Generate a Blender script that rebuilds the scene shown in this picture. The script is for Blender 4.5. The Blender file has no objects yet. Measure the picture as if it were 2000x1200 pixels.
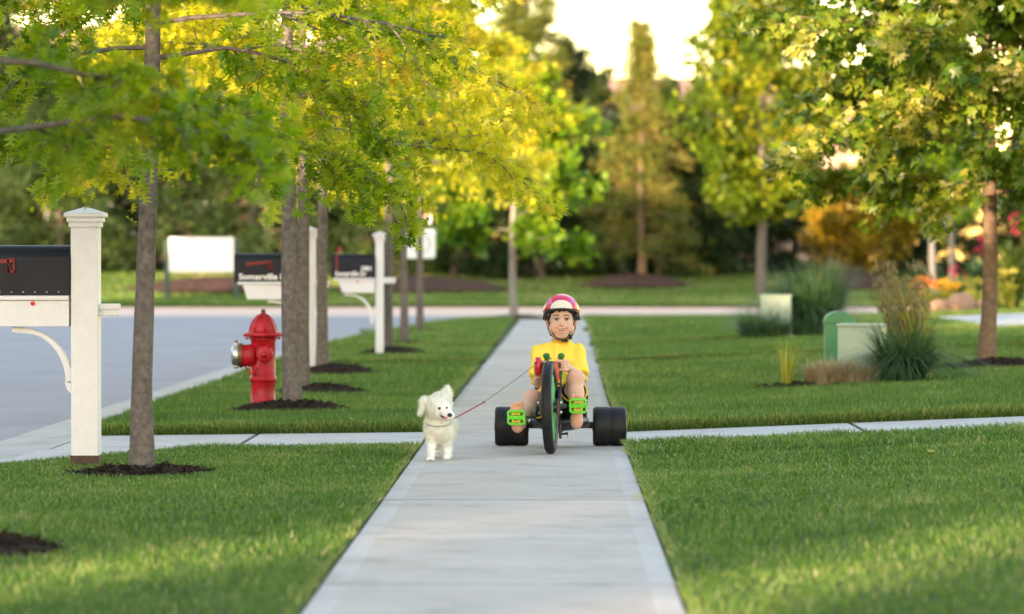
import bpy, math, random
import numpy as np
from mathutils import Vector, Matrix, Euler

S = bpy.context.scene
COL = S.collection
R = math.radians
# ------------------------------------------------------------------ camera
cam_d = bpy.data.cameras.new('camera')
cam = bpy.data.objects.new('camera', cam_d); COL.objects.link(cam)
cam.location = (0, 0, 1.11)
cam.rotation_euler = (R(90 - .732), 0, R(.684))
cam_d.sensor_width = 36; cam_d.lens = 129.6
cam_d.clip_start = .5; cam_d.clip_end = 3000
cam_d.dof.use_dof = True; cam_d.dof.focus_distance = 21.2; cam_d.dof.aperture_fstop = 2.7
S.camera = cam
# ------------------------------------------------------------------ sky and sun (low, behind the camera and to the left)
SUN_EL = 5.5; SHADE_H = 6.8
SDX, SDY = -.454, -.891          # horizontal direction towards the sun
W = bpy.data.worlds.new('World'); S.world = W; W.use_nodes = True
nt = W.node_tree; nt.nodes.clear()
sky = nt.nodes.new('ShaderNodeTexSky'); sky.sky_type = 'NISHITA'; sky.sun_disc = False
sky.sun_elevation = R(SUN_EL); sky.sun_rotation = math.atan2(SDX, SDY)
sky.air_density = 1.0; sky.dust_density = .3; sky.ozone_density = 1.0
bg = nt.nodes.new('ShaderNodeBackground'); bg.inputs[1].default_value = .15
wo = nt.nodes.new('ShaderNodeOutputWorld')
nt.links.new(sky.outputs[0], bg.inputs[0]); nt.links.new(bg.outputs[0], wo.inputs[0])
sun_d = bpy.data.lights.new('sun', 'SUN'); sun_d.energy = 2.1; sun_d.angle = R(.6); sun_d.color = (1, .80, .55)
sun = bpy.data.objects.new('sun', sun_d); COL.objects.link(sun)
_c = math.cos(R(SUN_EL))
sun.rotation_euler = Vector((-SDX * _c, -SDY * _c, -math.sin(R(SUN_EL)))).to_track_quat('-Z', 'Y').to_euler()
S.view_settings.view_transform = 'Standard'; S.view_settings.look = 'None'
S.view_settings.exposure = 3.0; S.view_settings.gamma = 1
S.view_settings.use_white_balance = True; S.view_settings.white_balance_temperature = 7600; S.view_settings.white_balance_tint = 22
S.render.engine = 'CYCLES'
S.cycles.max_bounces = 8; S.cycles.transparent_max_bounces = 8; S.cycles.transmission_bounces = 6

# ------------------------------------------------------------------ helpers
rng = np.random.default_rng(7)
ORG = {}

def tag(o, label=None, cat=None, group=None, kind=None):
    if label: o['label'] = label
    if cat: o['category'] = cat
    if group: o['group'] = group
    if kind: o['kind'] = kind
    return o

def empty(name, loc=(0, 0, 0), label=None, cat=None, group=None, kind=None):
    o = bpy.data.objects.new(name, None); COL.objects.link(o); o.location = loc
    o.empty_display_size = .1
    ORG[o] = np.array(loc, float)
    return tag(o, label, cat, group, kind)

def arr_mesh(name, V, F3=None, F4=None, attrs=None, smooth=False, fattr=None):
    me = bpy.data.meshes.new(name)
    V = np.asarray(V, np.float32).reshape(-1, 3)
    loops = []; starts = []; n = 0
    if F3 is not None and len(F3):
        F3 = np.asarray(F3, np.int32); loops.append(F3.ravel()); starts.append(np.arange(len(F3), dtype=np.int32) * 3); n = len(F3) * 3
    if F4 is not None and len(F4):
        F4 = np.asarray(F4, np.int32); loops.append(F4.ravel()); starts.append(n + np.arange(len(F4), dtype=np.int32) * 4)
    L = np.concatenate(loops); ST = np.concatenate(starts)
    me.vertices.add(len(V)); me.vertices.foreach_set('co', V.ravel())
    me.loops.add(len(L)); me.loops.foreach_set('vertex_index', L)
    me.polygons.add(len(ST)); me.polygons.foreach_set('loop_start', ST)
    if smooth:
        me.polygons.foreach_set('use_smooth', np.ones(len(ST), bool))
    for k, a in (attrs or {}).items():
        a = np.asarray(a, np.float32)
        if a.ndim == 1:
            at = me.attributes.new(k, 'FLOAT', 'POINT'); at.data.foreach_set('value', a)
        else:
            c = np.ones((len(V), 4), np.float32); c[:, :3] = a
            at = me.color_attributes.new(k, 'FLOAT_COLOR', 'POINT'); at.data.foreach_set('color', c.ravel())
    me.update(calc_edges=True); me.validate()
    return me

def link(name, me, m, parent=None, mods=None, at=None, abs_=False):
    """link a mesh (world coordinates unless at is given) under a parent Empty / part"""
    for k in (m if isinstance(m, (list, tuple)) else [m]): me.materials.append(k)
    o = bpy.data.objects.new(name, me); COL.objects.link(o)
    org = np.zeros(3)
    if at is not None: org = np.array(at, float)
    elif parent is not None: org = ORG[parent]
    if org.any():
        n = len(me.vertices); co = np.empty(n * 3, np.float32); me.vertices.foreach_get('co', co)
        co = (co.reshape(-1, 3) - org).astype(np.float32); me.vertices.foreach_set('co', co.ravel()); me.update()
    ORG[o] = org
    if parent is not None:
        o.parent = parent; o.location = org - ORG[parent]
    else: o.location = org
    return o

def copy_tree(o, parent=None):
    c = o.copy(); COL.objects.link(c); c.parent = parent
    if o in ORG: ORG[c] = ORG[o].copy()
    for ch in list(o.children): copy_tree(ch, c)
    return c

class MB:
    """collects boxes, tubes, lathes ... into ONE mesh"""
    def __init__(s): s.v = []; s.f = []; s.mi = []; s.cur = 0
    def add(s, V, F):
        n = len(s.v); s.v += [tuple(map(float, p)) for p in V]
        s.f += [tuple(i + n for i in f) for f in F]; s.mi += [s.cur] * len(F); return s
    def box(s, c, d, rot=None, taper=1.0):
        hx, hy, hz = d[0] / 2, d[1] / 2, d[2] / 2
        P = [(-hx, -hy, -hz), (hx, -hy, -hz), (hx, hy, -hz), (-hx, hy, -hz)] + [(x * taper, y * taper, hz) for x, y in ((-hx, -hy), (hx, -hy), (hx, hy), (-hx, hy))]
        M = rot.to_matrix() if rot is not None else Matrix.Identity(3)
        V = [M @ Vector(p) + Vector(c) for p in P]
        return s.add(V, [(3, 2, 1, 0), (4, 5, 6, 7), (0, 1, 5, 4), (1, 2, 6, 5), (2, 3, 7, 6), (3, 0, 4, 7)])
    def tube(s, pts, rad, n=8, cap=True):
        pts = [Vector(p) for p in pts]; k = len(pts)
        if not hasattr(rad, '__len__'): rad = [rad] * k
        V = []; up = None
        for i, p in enumerate(pts):
            t = (pts[min(i + 1, k - 1)] - pts[max(i - 1, 0)]).normalized()
            if up is None:
                up = Vector((0, 0, 1)) if abs(t.z) < .9 else Vector((1, 0, 0))
            a = t.cross(up).normalized(); up = a.cross(t).normalized()
            for j in range(n):
                q = 2 * math.pi * j / n
                V.append(p + (a * math.cos(q) + up * math.sin(q)) * rad[i])
        F = [(i * n + j, i * n + (j + 1) % n, (i + 1) * n + (j + 1) % n, (i + 1) * n + j) for i in range(k - 1) for j in range(n)]
        if cap: F += [tuple(range(n - 1, -1, -1)), tuple(range((k - 1) * n, k * n))]
        return s.add(V, F)
    def lathe(s, prof, n=24, M=None, cap=True):
        """prof: (r, z) pairs, about local z; M: 4x4 placing it"""
        M = M or Matrix.Identity(4); V = []
        for r, z in prof:
            for j in range(n):
                q = 2 * math.pi * j / n
                V.append(M @ Vector((r * math.cos(q), r * math.sin(q), z)))
        k = len(prof)
        F = [(i * n + j, i * n + (j + 1) % n, (i + 1) * n + (j + 1) % n, (i + 1) * n + j) for i in range(k - 1) for j in range(n)]
        if cap:
            if prof[0][0] > 1e-4: F.append(tuple(range(n - 1, -1, -1)))
            if prof[-1][0] > 1e-4: F.append(tuple(range((k - 1) * n, k * n)))
        return s.add(V, F)
    def prism(s, poly, thick, M):
        """poly in local xy, extruded +-thick/2 in local z"""
        k = len(poly); h = thick / 2
        V = [M @ Vector((x, y, -h)) for x, y in poly] + [M @ Vector((x, y, h)) for x, y in poly]
        F = [tuple(range(k - 1, -1, -1)), tuple(range(k, 2 * k))] + [(i, (i + 1) % k, k + (i + 1) % k, k + i) for i in range(k)]
        return s.add(V, F)
    def ell(s, c, r, n=12, m=8, rot=None):
        M = rot.to_matrix() if rot is not None else Matrix.Identity(3)
        V = []
        for i in range(m + 1):
            t = math.pi * i / m
            for j in range(n):
                q = 2 * math.pi * j / n
                V.append(M @ Vector((r[0] * math.sin(t) * math.cos(q), r[1] * math.sin(t) * math.sin(q), r[2] * math.cos(t))) + Vector(c))
        F = [(i * n + j, (i + 1) * n + j, (i + 1) * n + (j + 1) % n, i * n + (j + 1) % n) for i in range(m) for j in range(n)]
        return s.add(V, F)
    def build(s, name, m, parent=None, smooth=False, bevel=0, at=None, seg=2):
        me = bpy.data.meshes.new(name); me.from_pydata(s.v, [], s.f)
        me.polygons.foreach_set('material_index', s.mi)
        if smooth: me.polygons.foreach_set('use_smooth', [True] * len(s.f))
        me.update()
        o = link(name, me, m, parent, at=at)
        if bevel:
            b = o.modifiers.new('bevel', 'BEVEL'); b.width = bevel; b.segments = seg; b.limit_method = 'ANGLE'; b.angle_limit = R(40)
        return o

def T(x, y, z, rx=0, ry=0, rz=0):
    return Matrix.Translation((x, y, z)) @ Euler((rx, ry, rz)).to_matrix().to_4x4()

# ------------------------------------------------------------------ materials
MATS = {}
def mat(name, col, rough=.6, spec=.5, metal=0, var=0, vscale=8, bump=0, bscale=60, coat=0, col2=None, mix=None, detail=6, sub=0):
    if name in MATS: return MATS[name]
    m = bpy.data.materials.new(name); m.use_nodes = True; MATS[name] = m
    N = m.node_tree.nodes; L = m.node_tree.links; b = N['Principled BSDF']
    b.inputs['Roughness'].default_value = rough; b.inputs['Metallic'].default_value = metal
    b.inputs['Specular IOR Level'].default_value = spec; b.inputs['Coat Weight'].default_value = coat
    if sub: b.inputs['Subsurface Weight'].default_value = sub; b.inputs['Subsurface Radius'].default_value = (.012, .005, .003); b.inputs['Subsurface Scale'].default_value = 1
    b.inputs['Base Color'].default_value = (*col, 1)
    tc = N.new('ShaderNodeTexCoord')
    if var or col2:
        nz = N.new('ShaderNodeTexNoise'); nz.inputs['Scale'].default_value = vscale; nz.inputs['Detail'].default_value = detail; nz.inputs['Roughness'].default_value = .65
        L.new(tc.outputs['Object'], nz.inputs['Vector'])
        rp = N.new('ShaderNodeValToRGB'); L.new(nz.outputs['Fac'], rp.inputs[0])
        c2 = col2 or tuple(min(1, c * (1 + var)) for c in col); c1 = col if col2 else tuple(c * (1 - var) for c in col)
        rp.color_ramp.elements[0].position = .32; rp.color_ramp.elements[1].position = .68
        rp.color_ramp.elements[0].color = (*c1, 1); rp.color_ramp.elements[1].color = (*c2, 1)
        L.new(rp.outputs[0], b.inputs['Base Color'])
    if bump:
        n2 = N.new('ShaderNodeTexNoise'); n2.inputs['Scale'].default_value = bscale; n2.inputs['Detail'].default_value = 8
        L.new(tc.outputs['Object'], n2.inputs['Vector'])
        bp = N.new('ShaderNodeBump'); bp.inputs['Strength'].default_value = bump; bp.inputs['Distance'].default_value = .01
        L.new(n2.outputs['Fac'], bp.inputs['Height']); L.new(bp.outputs[0], b.inputs['Normal'])
    return m

def leaf_mat(name, stops, transl=.4, tcol=1.4, rough=.45, spec=.3):
    """colour from each leaf's own 'tint' value; light shines through"""
    m = bpy.data.materials.new(name); m.use_nodes = True; MATS[name] = m
    N = m.node_tree.nodes; L = m.node_tree.links; b = N['Principled BSDF']; out = N['Material Output']
    b.inputs['Roughness'].default_value = rough; b.inputs['Specular IOR Level'].default_value = spec
    at = N.new('ShaderNodeAttribute'); at.attribute_name = 'tint'
    rp = N.new('ShaderNodeValToRGB'); L.new(at.outputs['Fac'], rp.inputs[0])
    e = rp.color_ramp.elements
    while len(e) < len(stops): e.new(.5)
    for i, (p, c) in enumerate(stops): e[i].position = p; e[i].color = (*c, 1)
    L.new(rp.outputs[0], b.inputs['Base Color'])
    tr = N.new('ShaderNodeBsdfTranslucent')
    mu = N.new('ShaderNodeMix'); mu.data_type = 'RGBA'; mu.blend_type = 'MULTIPLY'; mu.inputs[0].default_value = 1
    mu.inputs[7].default_value = (tcol * 1.05, tcol * 1.1, tcol * .5, 1)
    L.new(rp.outputs[0], mu.inputs[6]); L.new(mu.outputs[2], tr.inputs[0])
    mx = N.new('ShaderNodeMixShader'); mx.inputs[0].default_value = transl
    L.new(b.outputs[0], mx.inputs[1]); L.new(tr.outputs[0], mx.inputs[2]); L.new(mx.outputs[0], out.inputs[0])
    return m

def attr_mat(name, rough=.6, attr='col', spec=.4, sub=0, coat=0, bump=0, bscale=300):
    m = mat(name, (.5, .5, .5), rough, spec, sub=sub, coat=coat, bump=bump, bscale=bscale)
    N = m.node_tree.nodes; a = N.new('ShaderNodeAttribute'); a.attribute_name = attr
    m.node_tree.links.new(a.outputs['Color'], N['Principled BSDF'].inputs['Base Color'])
    return m

def concrete_mat(name, c1, c2, broom=0.0, axis='Y'):
    m = mat(name, c1, .85, .25, col2=c2, vscale=1.7, bump=.25, bscale=220)
    N = m.node_tree.nodes; L = m.node_tree.links; b = N['Principled BSDF']
    src = b.inputs['Base Color'].links[0].from_socket
    tc = N.new('ShaderNodeTexCoord'); mp = N.new('ShaderNodeMapping')
    mp.inputs['Scale'].default_value = (1.2, 60, 1) if axis == 'Y' else (60, 1.2, 1)
    nz = N.new('ShaderNodeTexNoise'); nz.inputs['Scale'].default_value = 1.5; nz.inputs['Detail'].default_value = 4
    L.new(tc.outputs['Object'], mp.inputs[0]); L.new(mp.outputs[0], nz.inputs['Vector'])
    oi = N.new('ShaderNodeObjectInfo')
    n3 = N.new('ShaderNodeTexNoise'); n3.inputs['Scale'].default_value = 130; n3.inputs['Detail'].default_value = 3
    L.new(tc.outputs['Object'], n3.inputs['Vector'])
    ad = N.new('ShaderNodeMath'); ad.operation = 'MULTIPLY_ADD'; ad.inputs[1].default_value = broom; L.new(nz.outputs['Fac'], ad.inputs[0])
    ad2 = N.new('ShaderNodeMath'); ad2.operation = 'MULTIPLY_ADD'; ad2.inputs[1].default_value = .12; ad2.inputs[2].default_value = .94 - broom / 2 - .06
    L.new(oi.outputs['Random'], ad2.inputs[0]); 
    ad3 = N.new('ShaderNodeMath'); ad3.operation = 'MULTIPLY_ADD'; ad3.inputs[1].default_value = .18; L.new(n3.outputs['Fac'], ad3.inputs[0]); L.new(ad2.outputs[0], ad3.inputs[2])
    L.new(ad3.outputs[0], ad.inputs[2])
    mx = N.new('ShaderNodeMix'); mx.data_type = 'RGBA'; mx.blend_type = 'MULTIPLY'; mx.inputs[0].default_value = 1
    cb = N.new('ShaderNodeCombineColor')
    for i in range(3): L.new(ad.outputs[0], cb.inputs[i])
    L.new(src, mx.inputs[6]); L.new(cb.outputs[0], mx.inputs[7])
    ge = N.new('ShaderNodeNewGeometry'); n4 = N.new('ShaderNodeTexNoise'); n4.inputs['Scale'].default_value = 2.3; n4.inputs['Detail'].default_value = 9; n4.inputs['Roughness'].default_value = .72; L.new(ge.outputs['Position'], n4.inputs['Vector'])
    r4 = N.new('ShaderNodeValToRGB'); L.new(n4.outputs['Fac'], r4.inputs[0]); r4.color_ramp.elements[0].position = .30; r4.color_ramp.elements[0].color = (.66, .64, .60, 1); r4.color_ramp.elements[1].position = .50; r4.color_ramp.elements[1].color = (1, 1, 1, 1)
    m4 = N.new('ShaderNodeMix'); m4.data_type = 'RGBA'; m4.blend_type = 'MULTIPLY'; m4.inputs[0].default_value = .8; L.new(mx.outputs[2], m4.inputs[6]); L.new(r4.outputs[0], m4.inputs[7]); L.new(m4.outputs[2], b.inputs['Base Color'])
    return m

M_CONC = concrete_mat('concrete_broomed', (.41, .37, .335), (.48, .435, .395), .18)
M_CONCB = concrete_mat('concrete_border', (.44, .415, .395), (.50, .475, .455), .03)
M_CONCP = concrete_mat('concrete_path', (.43, .415, .40), (.49, .475, .455), .06)
M_GUT = concrete_mat('concrete_gutter', (.40, .39, .375), (.47, .455, .44), .05)
M_RIM = mat('concrete_groove', (.20, .185, .165), .9, .2, var=.35, vscale=14)
M_JOINT = mat('joint_dirt', (.16, .15, .13), .9, var=.3, vscale=20)
M_ASPH = mat('asphalt_worn', (.26, .255, .285), .85, .3, col2=(.32, .315, .345), vscale=.7, bump=.3, bscale=180)
M_FARRD = mat('far_road_lit_tan', (.66, .47, .37), .85, .3, col2=(.72, .52, .42), vscale=.5)  # warm sunlight put into the base colour of far roadway and kerb
M_SOIL = mat('lawn_soil', (.05, .075, .02), .95, .1, col2=(.075, .10, .03), vscale=9, bump=.8, bscale=70)
M_GROUND = mat('ground_turf', (.06, .10, .022), .95, .1, col2=(.10, .15, .035), vscale=.6)
M_FARLAWN = mat('far_turf', (.09, .10, .018), .95, .1, col2=(.14, .15, .03), vscale=1.5, bump=1, bscale=25)
M_MULCH = mat('bark_mulch', (.012, .008, .006), .95, .2, col2=(.045, .028, .02), vscale=40, bump=1, bscale=55)
M_REDMULCH = mat('red_mulch', (.055, .026, .018), .95, .2, col2=(.10, .052, .036), vscale=9, bump=1, bscale=25)
M_BARK = mat('bark_grey', (.085, .07, .062), .9, .2, col2=(.19, .165, .15), vscale=22, bump=.9, bscale=55)
M_BARKW = mat('bark_warm', (.13, .085, .055), .9, .2, col2=(.24, .17, .12), vscale=18, bump=.7, bscale=40)
M_WHITE = mat('white_paint', (.64, .65, .69), .45, .4, col2=(.70, .71, .75), vscale=14, bump=.05, bscale=90)
M_BLACKP = mat('black_plastic', (.012, .013, .015), .4, .5, var=.4, vscale=20)
M_TYRE = mat('tyre_rubber', (.009, .010, .013), .55, .3, var=.5, vscale=16, bump=.12, bscale=140)
M_STEEL = mat('steel_bolt', (.62, .62, .62), .3, .5, metal=1)
# ------------------------------------------------------------------ terrain
PATHS = [(21.95, 23.9), (38.3, 39.5), (46.0, 47.2), (56.0, 57.2)]       # service walks crossing the lawns
YS = np.array([0, 46, 50, 58, 64, 68, 70.5, 71.6, 72.0])
XS = np.array([-3.12, -3.12, -3.05, -2.75, -2.35, -1.95, -1.25, -.6, 40])
def street_x(y): return np.interp(y, YS[:8], XS[:8])
def gz(x, y):
    x = np.asarray(x, float); y = np.asarray(y, float)
    z = np.where(x > .41, .04 * (np.minimum(x, 9) - .41), np.where(x < -.81, .012 * (np.maximum(x, -3.2) + .81), 0))
    far = np.interp(y, [70, 74, 89, 97, 104, 112, 130], [0, 0, 0, .3, .62, .9, 1.1])
    k = np.clip((y - 60) / 12, 0, 1)
    return z * (1 - k) + far + .0 * x

def sheet(name, x0, x1, y0, y1, z, m, nx=2, ny=2, parent=None, kind='structure', dz=0.0):
    X, Y = np.meshgrid(np.linspace(x0, x1, nx), np.linspace(y0, y1, ny), indexing='ij')
    Z = (z(X, Y) if callable(z) else np.full_like(X, z)) + dz
    V = np.stack([X, Y, Z], -1).reshape(-1, 3)
    I = np.arange(nx * ny).reshape(nx, ny)
    F = np.stack([I[:-1, :-1], I[1:, :-1], I[1:, 1:], I[:-1, 1:]], -1).reshape(-1, 4)
    o = link(name, arr_mesh(name, V, None, F, smooth=True), m, parent)
    if kind: o['kind'] = kind
    return o

sheet('ground', -900, 900, -500, 1600, -.30, M_GROUND)
sheet('street', -12.5, -1.2, -60, 78, -.075, M_ASPH)
sheet('cross_street', -60, 60, 69.5, 77.2, -.079, M_ASPH)
sheet('far_roadway', -60, 60, 77.2, 88.6, -.071, M_FARRD)
k = MB(); k.box((0, 88.9, -.12), (120, .6, .16)); k.build('kerb', M_FARRD, bevel=.02)['kind'] = 'structure'
# gutter pan along the street, following the corner
yy = np.concatenate([np.linspace(-20, 46, 14), np.linspace(47, 71.6, 26)])
xx = street_x(yy)
tx = np.gradient(xx, yy); nl = np.sqrt(1 + tx ** 2); nx_, ny_ = -1 / nl, tx / nl
P0 = np.stack([xx + .05, yy, np.full_like(xx, -.037)], -1)
P1 = np.stack([xx + nx_ * .10, yy + ny_ * .1, np.full_like(xx, -.055)], -1)
P2 = np.stack([xx + nx_ * .48, yy + ny_ * .48, np.full_like(xx, -.066)], -1)
P3 = np.stack([xx + nx_ * .48, yy + ny_ * .48, np.full_like(xx, -.30)], -1)
n = len(yy); V = np.concatenate([P0, P1, P2, P3]); F = []
for r_ in range(3):
    for i in range(n - 1): F.append((r_ * n + i, r_ * n + i + 1, (r_ + 1) * n + i + 1, (r_ + 1) * n + i))
tag(link('gutter', arr_mesh('gutter', V, None, F), M_GUT), kind='structure')

# sidewalk: slabs with a smooth trowelled border round a broomed centre
SWX0, SWX1 = -.805, .412
def slab_mesh(lx, ly, b=.085, border=True):
    m = MB(); x, y = lx / 2, ly / 2; e = .007
    # outer ring (border), inner panel, bevelled rim, sides
    P = [(-x, -y, -.10), (x, -y, -.10), (x, y, -.10), (-x, y, -.10),
         (-x, -y, -e), (x, -y, -e), (x, y, -e), (-x, y, -e),
         (-x + e, -y + e, 0), (x - e, -y + e, 0), (x - e, y - e, 0), (-x + e, y - e, 0),
         (-x + b, -y + b, 0), (x - b, -y + b, 0), (x - b, y - b, 0), (-x + b, y - b, 0),
         (-x + b + .006, -y + b + .006, -.0015), (x - b - .006, -y + b + .006, -.0015), (x - b - .006, y - b - .006, -.0015), (-x + b + .006, y - b - .006, -.0015)]
    F = []
    for a, c in ((0, 4), (4, 8), (8, 12), (12, 16)):
        for i in range(4): F.append((a + i, a + (i + 1) % 4, c + (i + 1) % 4, c + i))
    m.cur = 1; m.add(P, F); m.mi[0:8] = [2] * 8; m.cur = 0; m.f.append((16, 17, 18, 19)); m.mi.append(0)
    me = bpy.data.meshes.new('slab'); me.from_pydata(m.v, [], m.f); me.polygons.foreach_set('material_index', m.mi)
    return me
sw = empty('sidewalk', (0, 0, 0), kind='structure')
edges = [1.6, 3.8, 6.0, 8.2, 10.4, 12.6, 14.85, 17.05, 19.5, 21.95, 23.9]
while edges[-1] < 69: edges.append(edges[-1] + 2.2)
cache = {}
for a, b_ in zip(edges[:-1], edges[1:]):
    ln = round(b_ - a - .007, 3)
    if ln not in cache:
        me = slab_mesh(SWX1 - SWX0, ln); me.materials.append(M_CONC); me.materials.append(M_CONCB); me.materials.append(M_RIM); cache[ln] = me
    o = bpy.data.objects.new('slab', cache[ln]); COL.objects.link(o); o.parent = sw
    cx = (SWX0 + SWX1) / 2 + np.interp((a + b_) / 2, [30, 66], [0, .13])
    o.location = (cx, (a + b_) / 2, rng.uniform(-.0015, .0015))
sheet('joint_bed', -.79, .40, 1, 70, -.014, M_JOINT, parent=sw, kind=None)
# service walks
pw = empty('service_walk', (0, 0, 0), kind='structure')
for (a, b_) in PATHS:
    ln = b_ - a - .01
    for x0, x1 in ((-1.93, -.815), (-3.06, -1.94), (.422, 1.9), (1.91, 3.4), (3.41, 4.9), (4.91, 6.4), (6.41, 8.4)):
        if x1 > 5 and a > 50: continue
        me = slab_mesh(x1 - x0 - .008, ln, .05); me.materials.append(M_CONCP); me.materials.append(M_CONCP); me.materials.append(M_RIM)
        o = bpy.data.objects.new('slab', me); COL.objects.link(o); o.parent = pw
        xm = (x0 + x1) / 2; sl = .04 if xm > 0 else .012
        o.location = (xm, (a + b_) / 2, float(gz(xm, a)) - .006); o.rotation_euler = (0, -math.atan(sl), 0)
# flared apron where the first walk meets the gutter
me = arr_mesh('apron', [(-3.1, 20.30, -.020), (-2.22, 21.88, -.010), (-2.0, 21.945, -.008), (-3.08, 21.945, -.020)], None, [(0, 1, 2, 3)])
link('apron', me, M_CONCP, pw)
tag(sheet('driveway', 5.7, 12, 47.5, 56, gz, M_CONCP, 6, 6, dz=.035))
# lawns: turf slabs that stand a little above the walks
def LT(y): return np.where(np.asarray(y, float) < 22, .004, np.where(np.asarray(y, float) > 57, .015, .035))
segs = []; y0 = .5
for a, b_ in PATHS + [(72.0, 72.0)]:
    segs.append((y0, a - .012)); y0 = b_ + .012
def lawn_piece(name, xa, xb, ya, yb):
    ny = max(3, int((yb - ya) / .8)); nx = 8
    y = np.linspace(ya, yb, ny); U = np.linspace(0, 1, nx)
    XA = xa(y); XB = xb(y)
    X = XA[None] + (XB - XA)[None] * U[:, None]; Y = np.repeat(y[None], nx, 0)
    Z = gz(X, Y) + LT(Y)
    V = np.stack([X, Y, Z], -1).reshape(-1, 3); I = np.arange(nx * ny).reshape(nx, ny)
    F = np.stack([I[:-1, :-1], I[1:, :-1], I[1:, 1:], I[:-1, 1:]], -1).reshape(-1, 4).tolist()
    ring = list(I[:, 0]) + list(I[-1, 1:]) + list(I[-2::-1, -1]) + list(I[0, -2:0:-1])
    low = V[ring].copy(); low[:, 2] -= .2; n0 = len(V); V = np.concatenate([V, low])
    m_ = len(ring)
    for i in range(m_): F.append((ring[i], n0 + i, n0 + (i + 1) % m_, ring[(i + 1) % m_]))
    return tag(link(name, arr_mesh(name, V, None, F), M_SOIL), kind='structure')
swl = lambda y: np.full_like(y, -.810) + np.interp(y, [30, 66], [0, .13])
swr = lambda y: np.full_like(y, .417) + np.interp(y, [30, 66], [0, .13])
def leftx(y):
    x = street_x(y) + .04
    return x
for i, (a, b_) in enumerate(segs):
    bb = min(b_, 71.2)
    lawn_piece('verge', leftx, swl, a, bb)
    lawn_piece('front_lawn', swr, lambda y: np.full_like(y, 5.65 if 46 < a < 57 else 12.0), a, bb if i < 4 else 71.9)
sheet('corner_turf', -.7, .7, 69.1, 71.5, .012, M_SOIL)
# far berm beyond the cross street
def berm_z(x, y): return gz(np.zeros_like(x), y) + .05 * np.sin(x * .35) * np.clip((y - 92) / 10, 0, 1)
sheet('berm', -70, 70, 89.2, 135, berm_z, M_FARLAWN, 60, 40)
sheet('meadow', -200, 200, 134.9, 400, 1.05, M_GROUND)
sheet('street_side_turf', -70, -12.5, -60, 69, -.06, M_GROUND)

# ------------------------------------------------------------------ mulch mounds
MOUNDS = []
def mound(x, y, rx, ry, h, label, m=M_MULCH, red=False, chips=420, group=None, res=26, name='mulch_mound', chipl=.05):
    z0 = float(gz(x, y) + LT(y)) - .012 if y < 72 else float(berm_z(np.array(x), np.array(y))) - .02
    MOUNDS.append((x, y, rx, ry))
    t = np.linspace(0, 2 * np.pi, res * 2, endpoint=False); r_ = np.linspace(0, 1, res // 2)
    RR, TT = np.meshgrid(r_, t, indexing='ij')
    wob = 1 + .09 * np.sin(3 * TT + x) + .06 * np.sin(7 * TT + y * 3)
    X = x + rx * RR * wob * np.cos(TT); Y = y + ry * RR * wob * np.sin(TT)
    Z = h * (1 - RR ** 1.8) + rng.normal(0, .10 * min(h, .12), RR.shape) * (RR < .98)
    Z[0] = Z[0].mean()
    Z += gz(X, Y) - float(gz(x, y)) if y < 72 else 0
    V = np.stack([X, Y, Z + z0], -1).reshape(-1, 3)
    I = np.arange(V.shape[0]).reshape(RR.shape)
    F = np.stack([I[:-1], I[1:], np.roll(I, -1, 1)[1:], np.roll(I, -1, 1)[:-1]], -1).reshape(-1, 4)
    root = empty(name, (x, y, z0), label, 'mulch', group)
    link('heap', arr_mesh('heap', V, None, F, smooth=False), m, root)
    if chips:
        rr = np.sqrt(rng.uniform(0, 1.05, chips)); tt = rng.uniform(0, 2 * np.pi, chips)
        px = x + rx * rr * np.cos(tt); py = y + ry * rr * np.sin(tt)
        pz = z0 + h * np.clip(1 - rr ** 1.8, 0, 1) + .008 + (gz(px, py) - float(gz(x, y)) if y < 72 else 0)
        blades(root, 'chips', m, np.stack([px, py, pz], -1), chipl * rng.uniform(.5, 1.3, chips), chipl * .4, spread=2.5, up=.35)['kind'] = 'stuff'
    return root

def blades(parent, name, m, P, length, width, spread=.5, up=1.0, tint=None, seg=1, droop=.3, lean=None):
    """thin pointed blades standing on points P: one mesh"""
    n = len(P); a = rng.uniform(0, 2 * np.pi, n)
    d = np.stack([np.cos(a) * spread * rng.uniform(.1, 1, n), np.sin(a) * spread * rng.uniform(.1, 1, n), np.full(n, up)], -1)
    if lean is not None: d = d + lean
    d /= np.linalg.norm(d, axis=1)[:, None]
    b_ = rng.uniform(0, 2 * np.pi, n)
    s = np.stack([np.cos(b_), np.sin(b_), np.zeros(n)], -1)
    s -= d * (s * d).sum(1)[:, None]; s /= np.linalg.norm(s, axis=1)[:, None] + 1e-6
    ln = np.broadcast_to(np.asarray(length, float), (n,))[:, None]; w = np.broadcast_to(np.asarray(width, float), (n,))[:, None]
    if seg == 1:
        V = np.stack([P - s * w / 2, P + s * w / 2, P + d * ln], 1).reshape(-1, 3)
        F3 = np.arange(n * 3).reshape(n, 3); F4 = None; k_ = 3
    else:
        h = np.stack([d[:, 0], d[:, 1], np.zeros(n)], -1)
        mid = P + d * ln * .55; tip = mid + (d + h * droop * 1.6 - np.array([0, 0, droop])) * ln * .45
        V = np.stack([P - s * w / 2, P + s * w / 2, mid + s * w * .4, mid - s * w * .4, tip], 1).reshape(-1, 3)
        i = np.arange(n)[:, None] * 5
        F4 = i + np.array([[0, 1, 2, 3]]); F3 = i + np.array([[3, 2, 4]]); k_ = 5
    attrs = {'tint': np.repeat(tint if tint is not None else rng.uniform(0, 1, n), k_)}
    return link(name, arr_mesh(name, V, F3, F4, attrs), m, parent)

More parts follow.
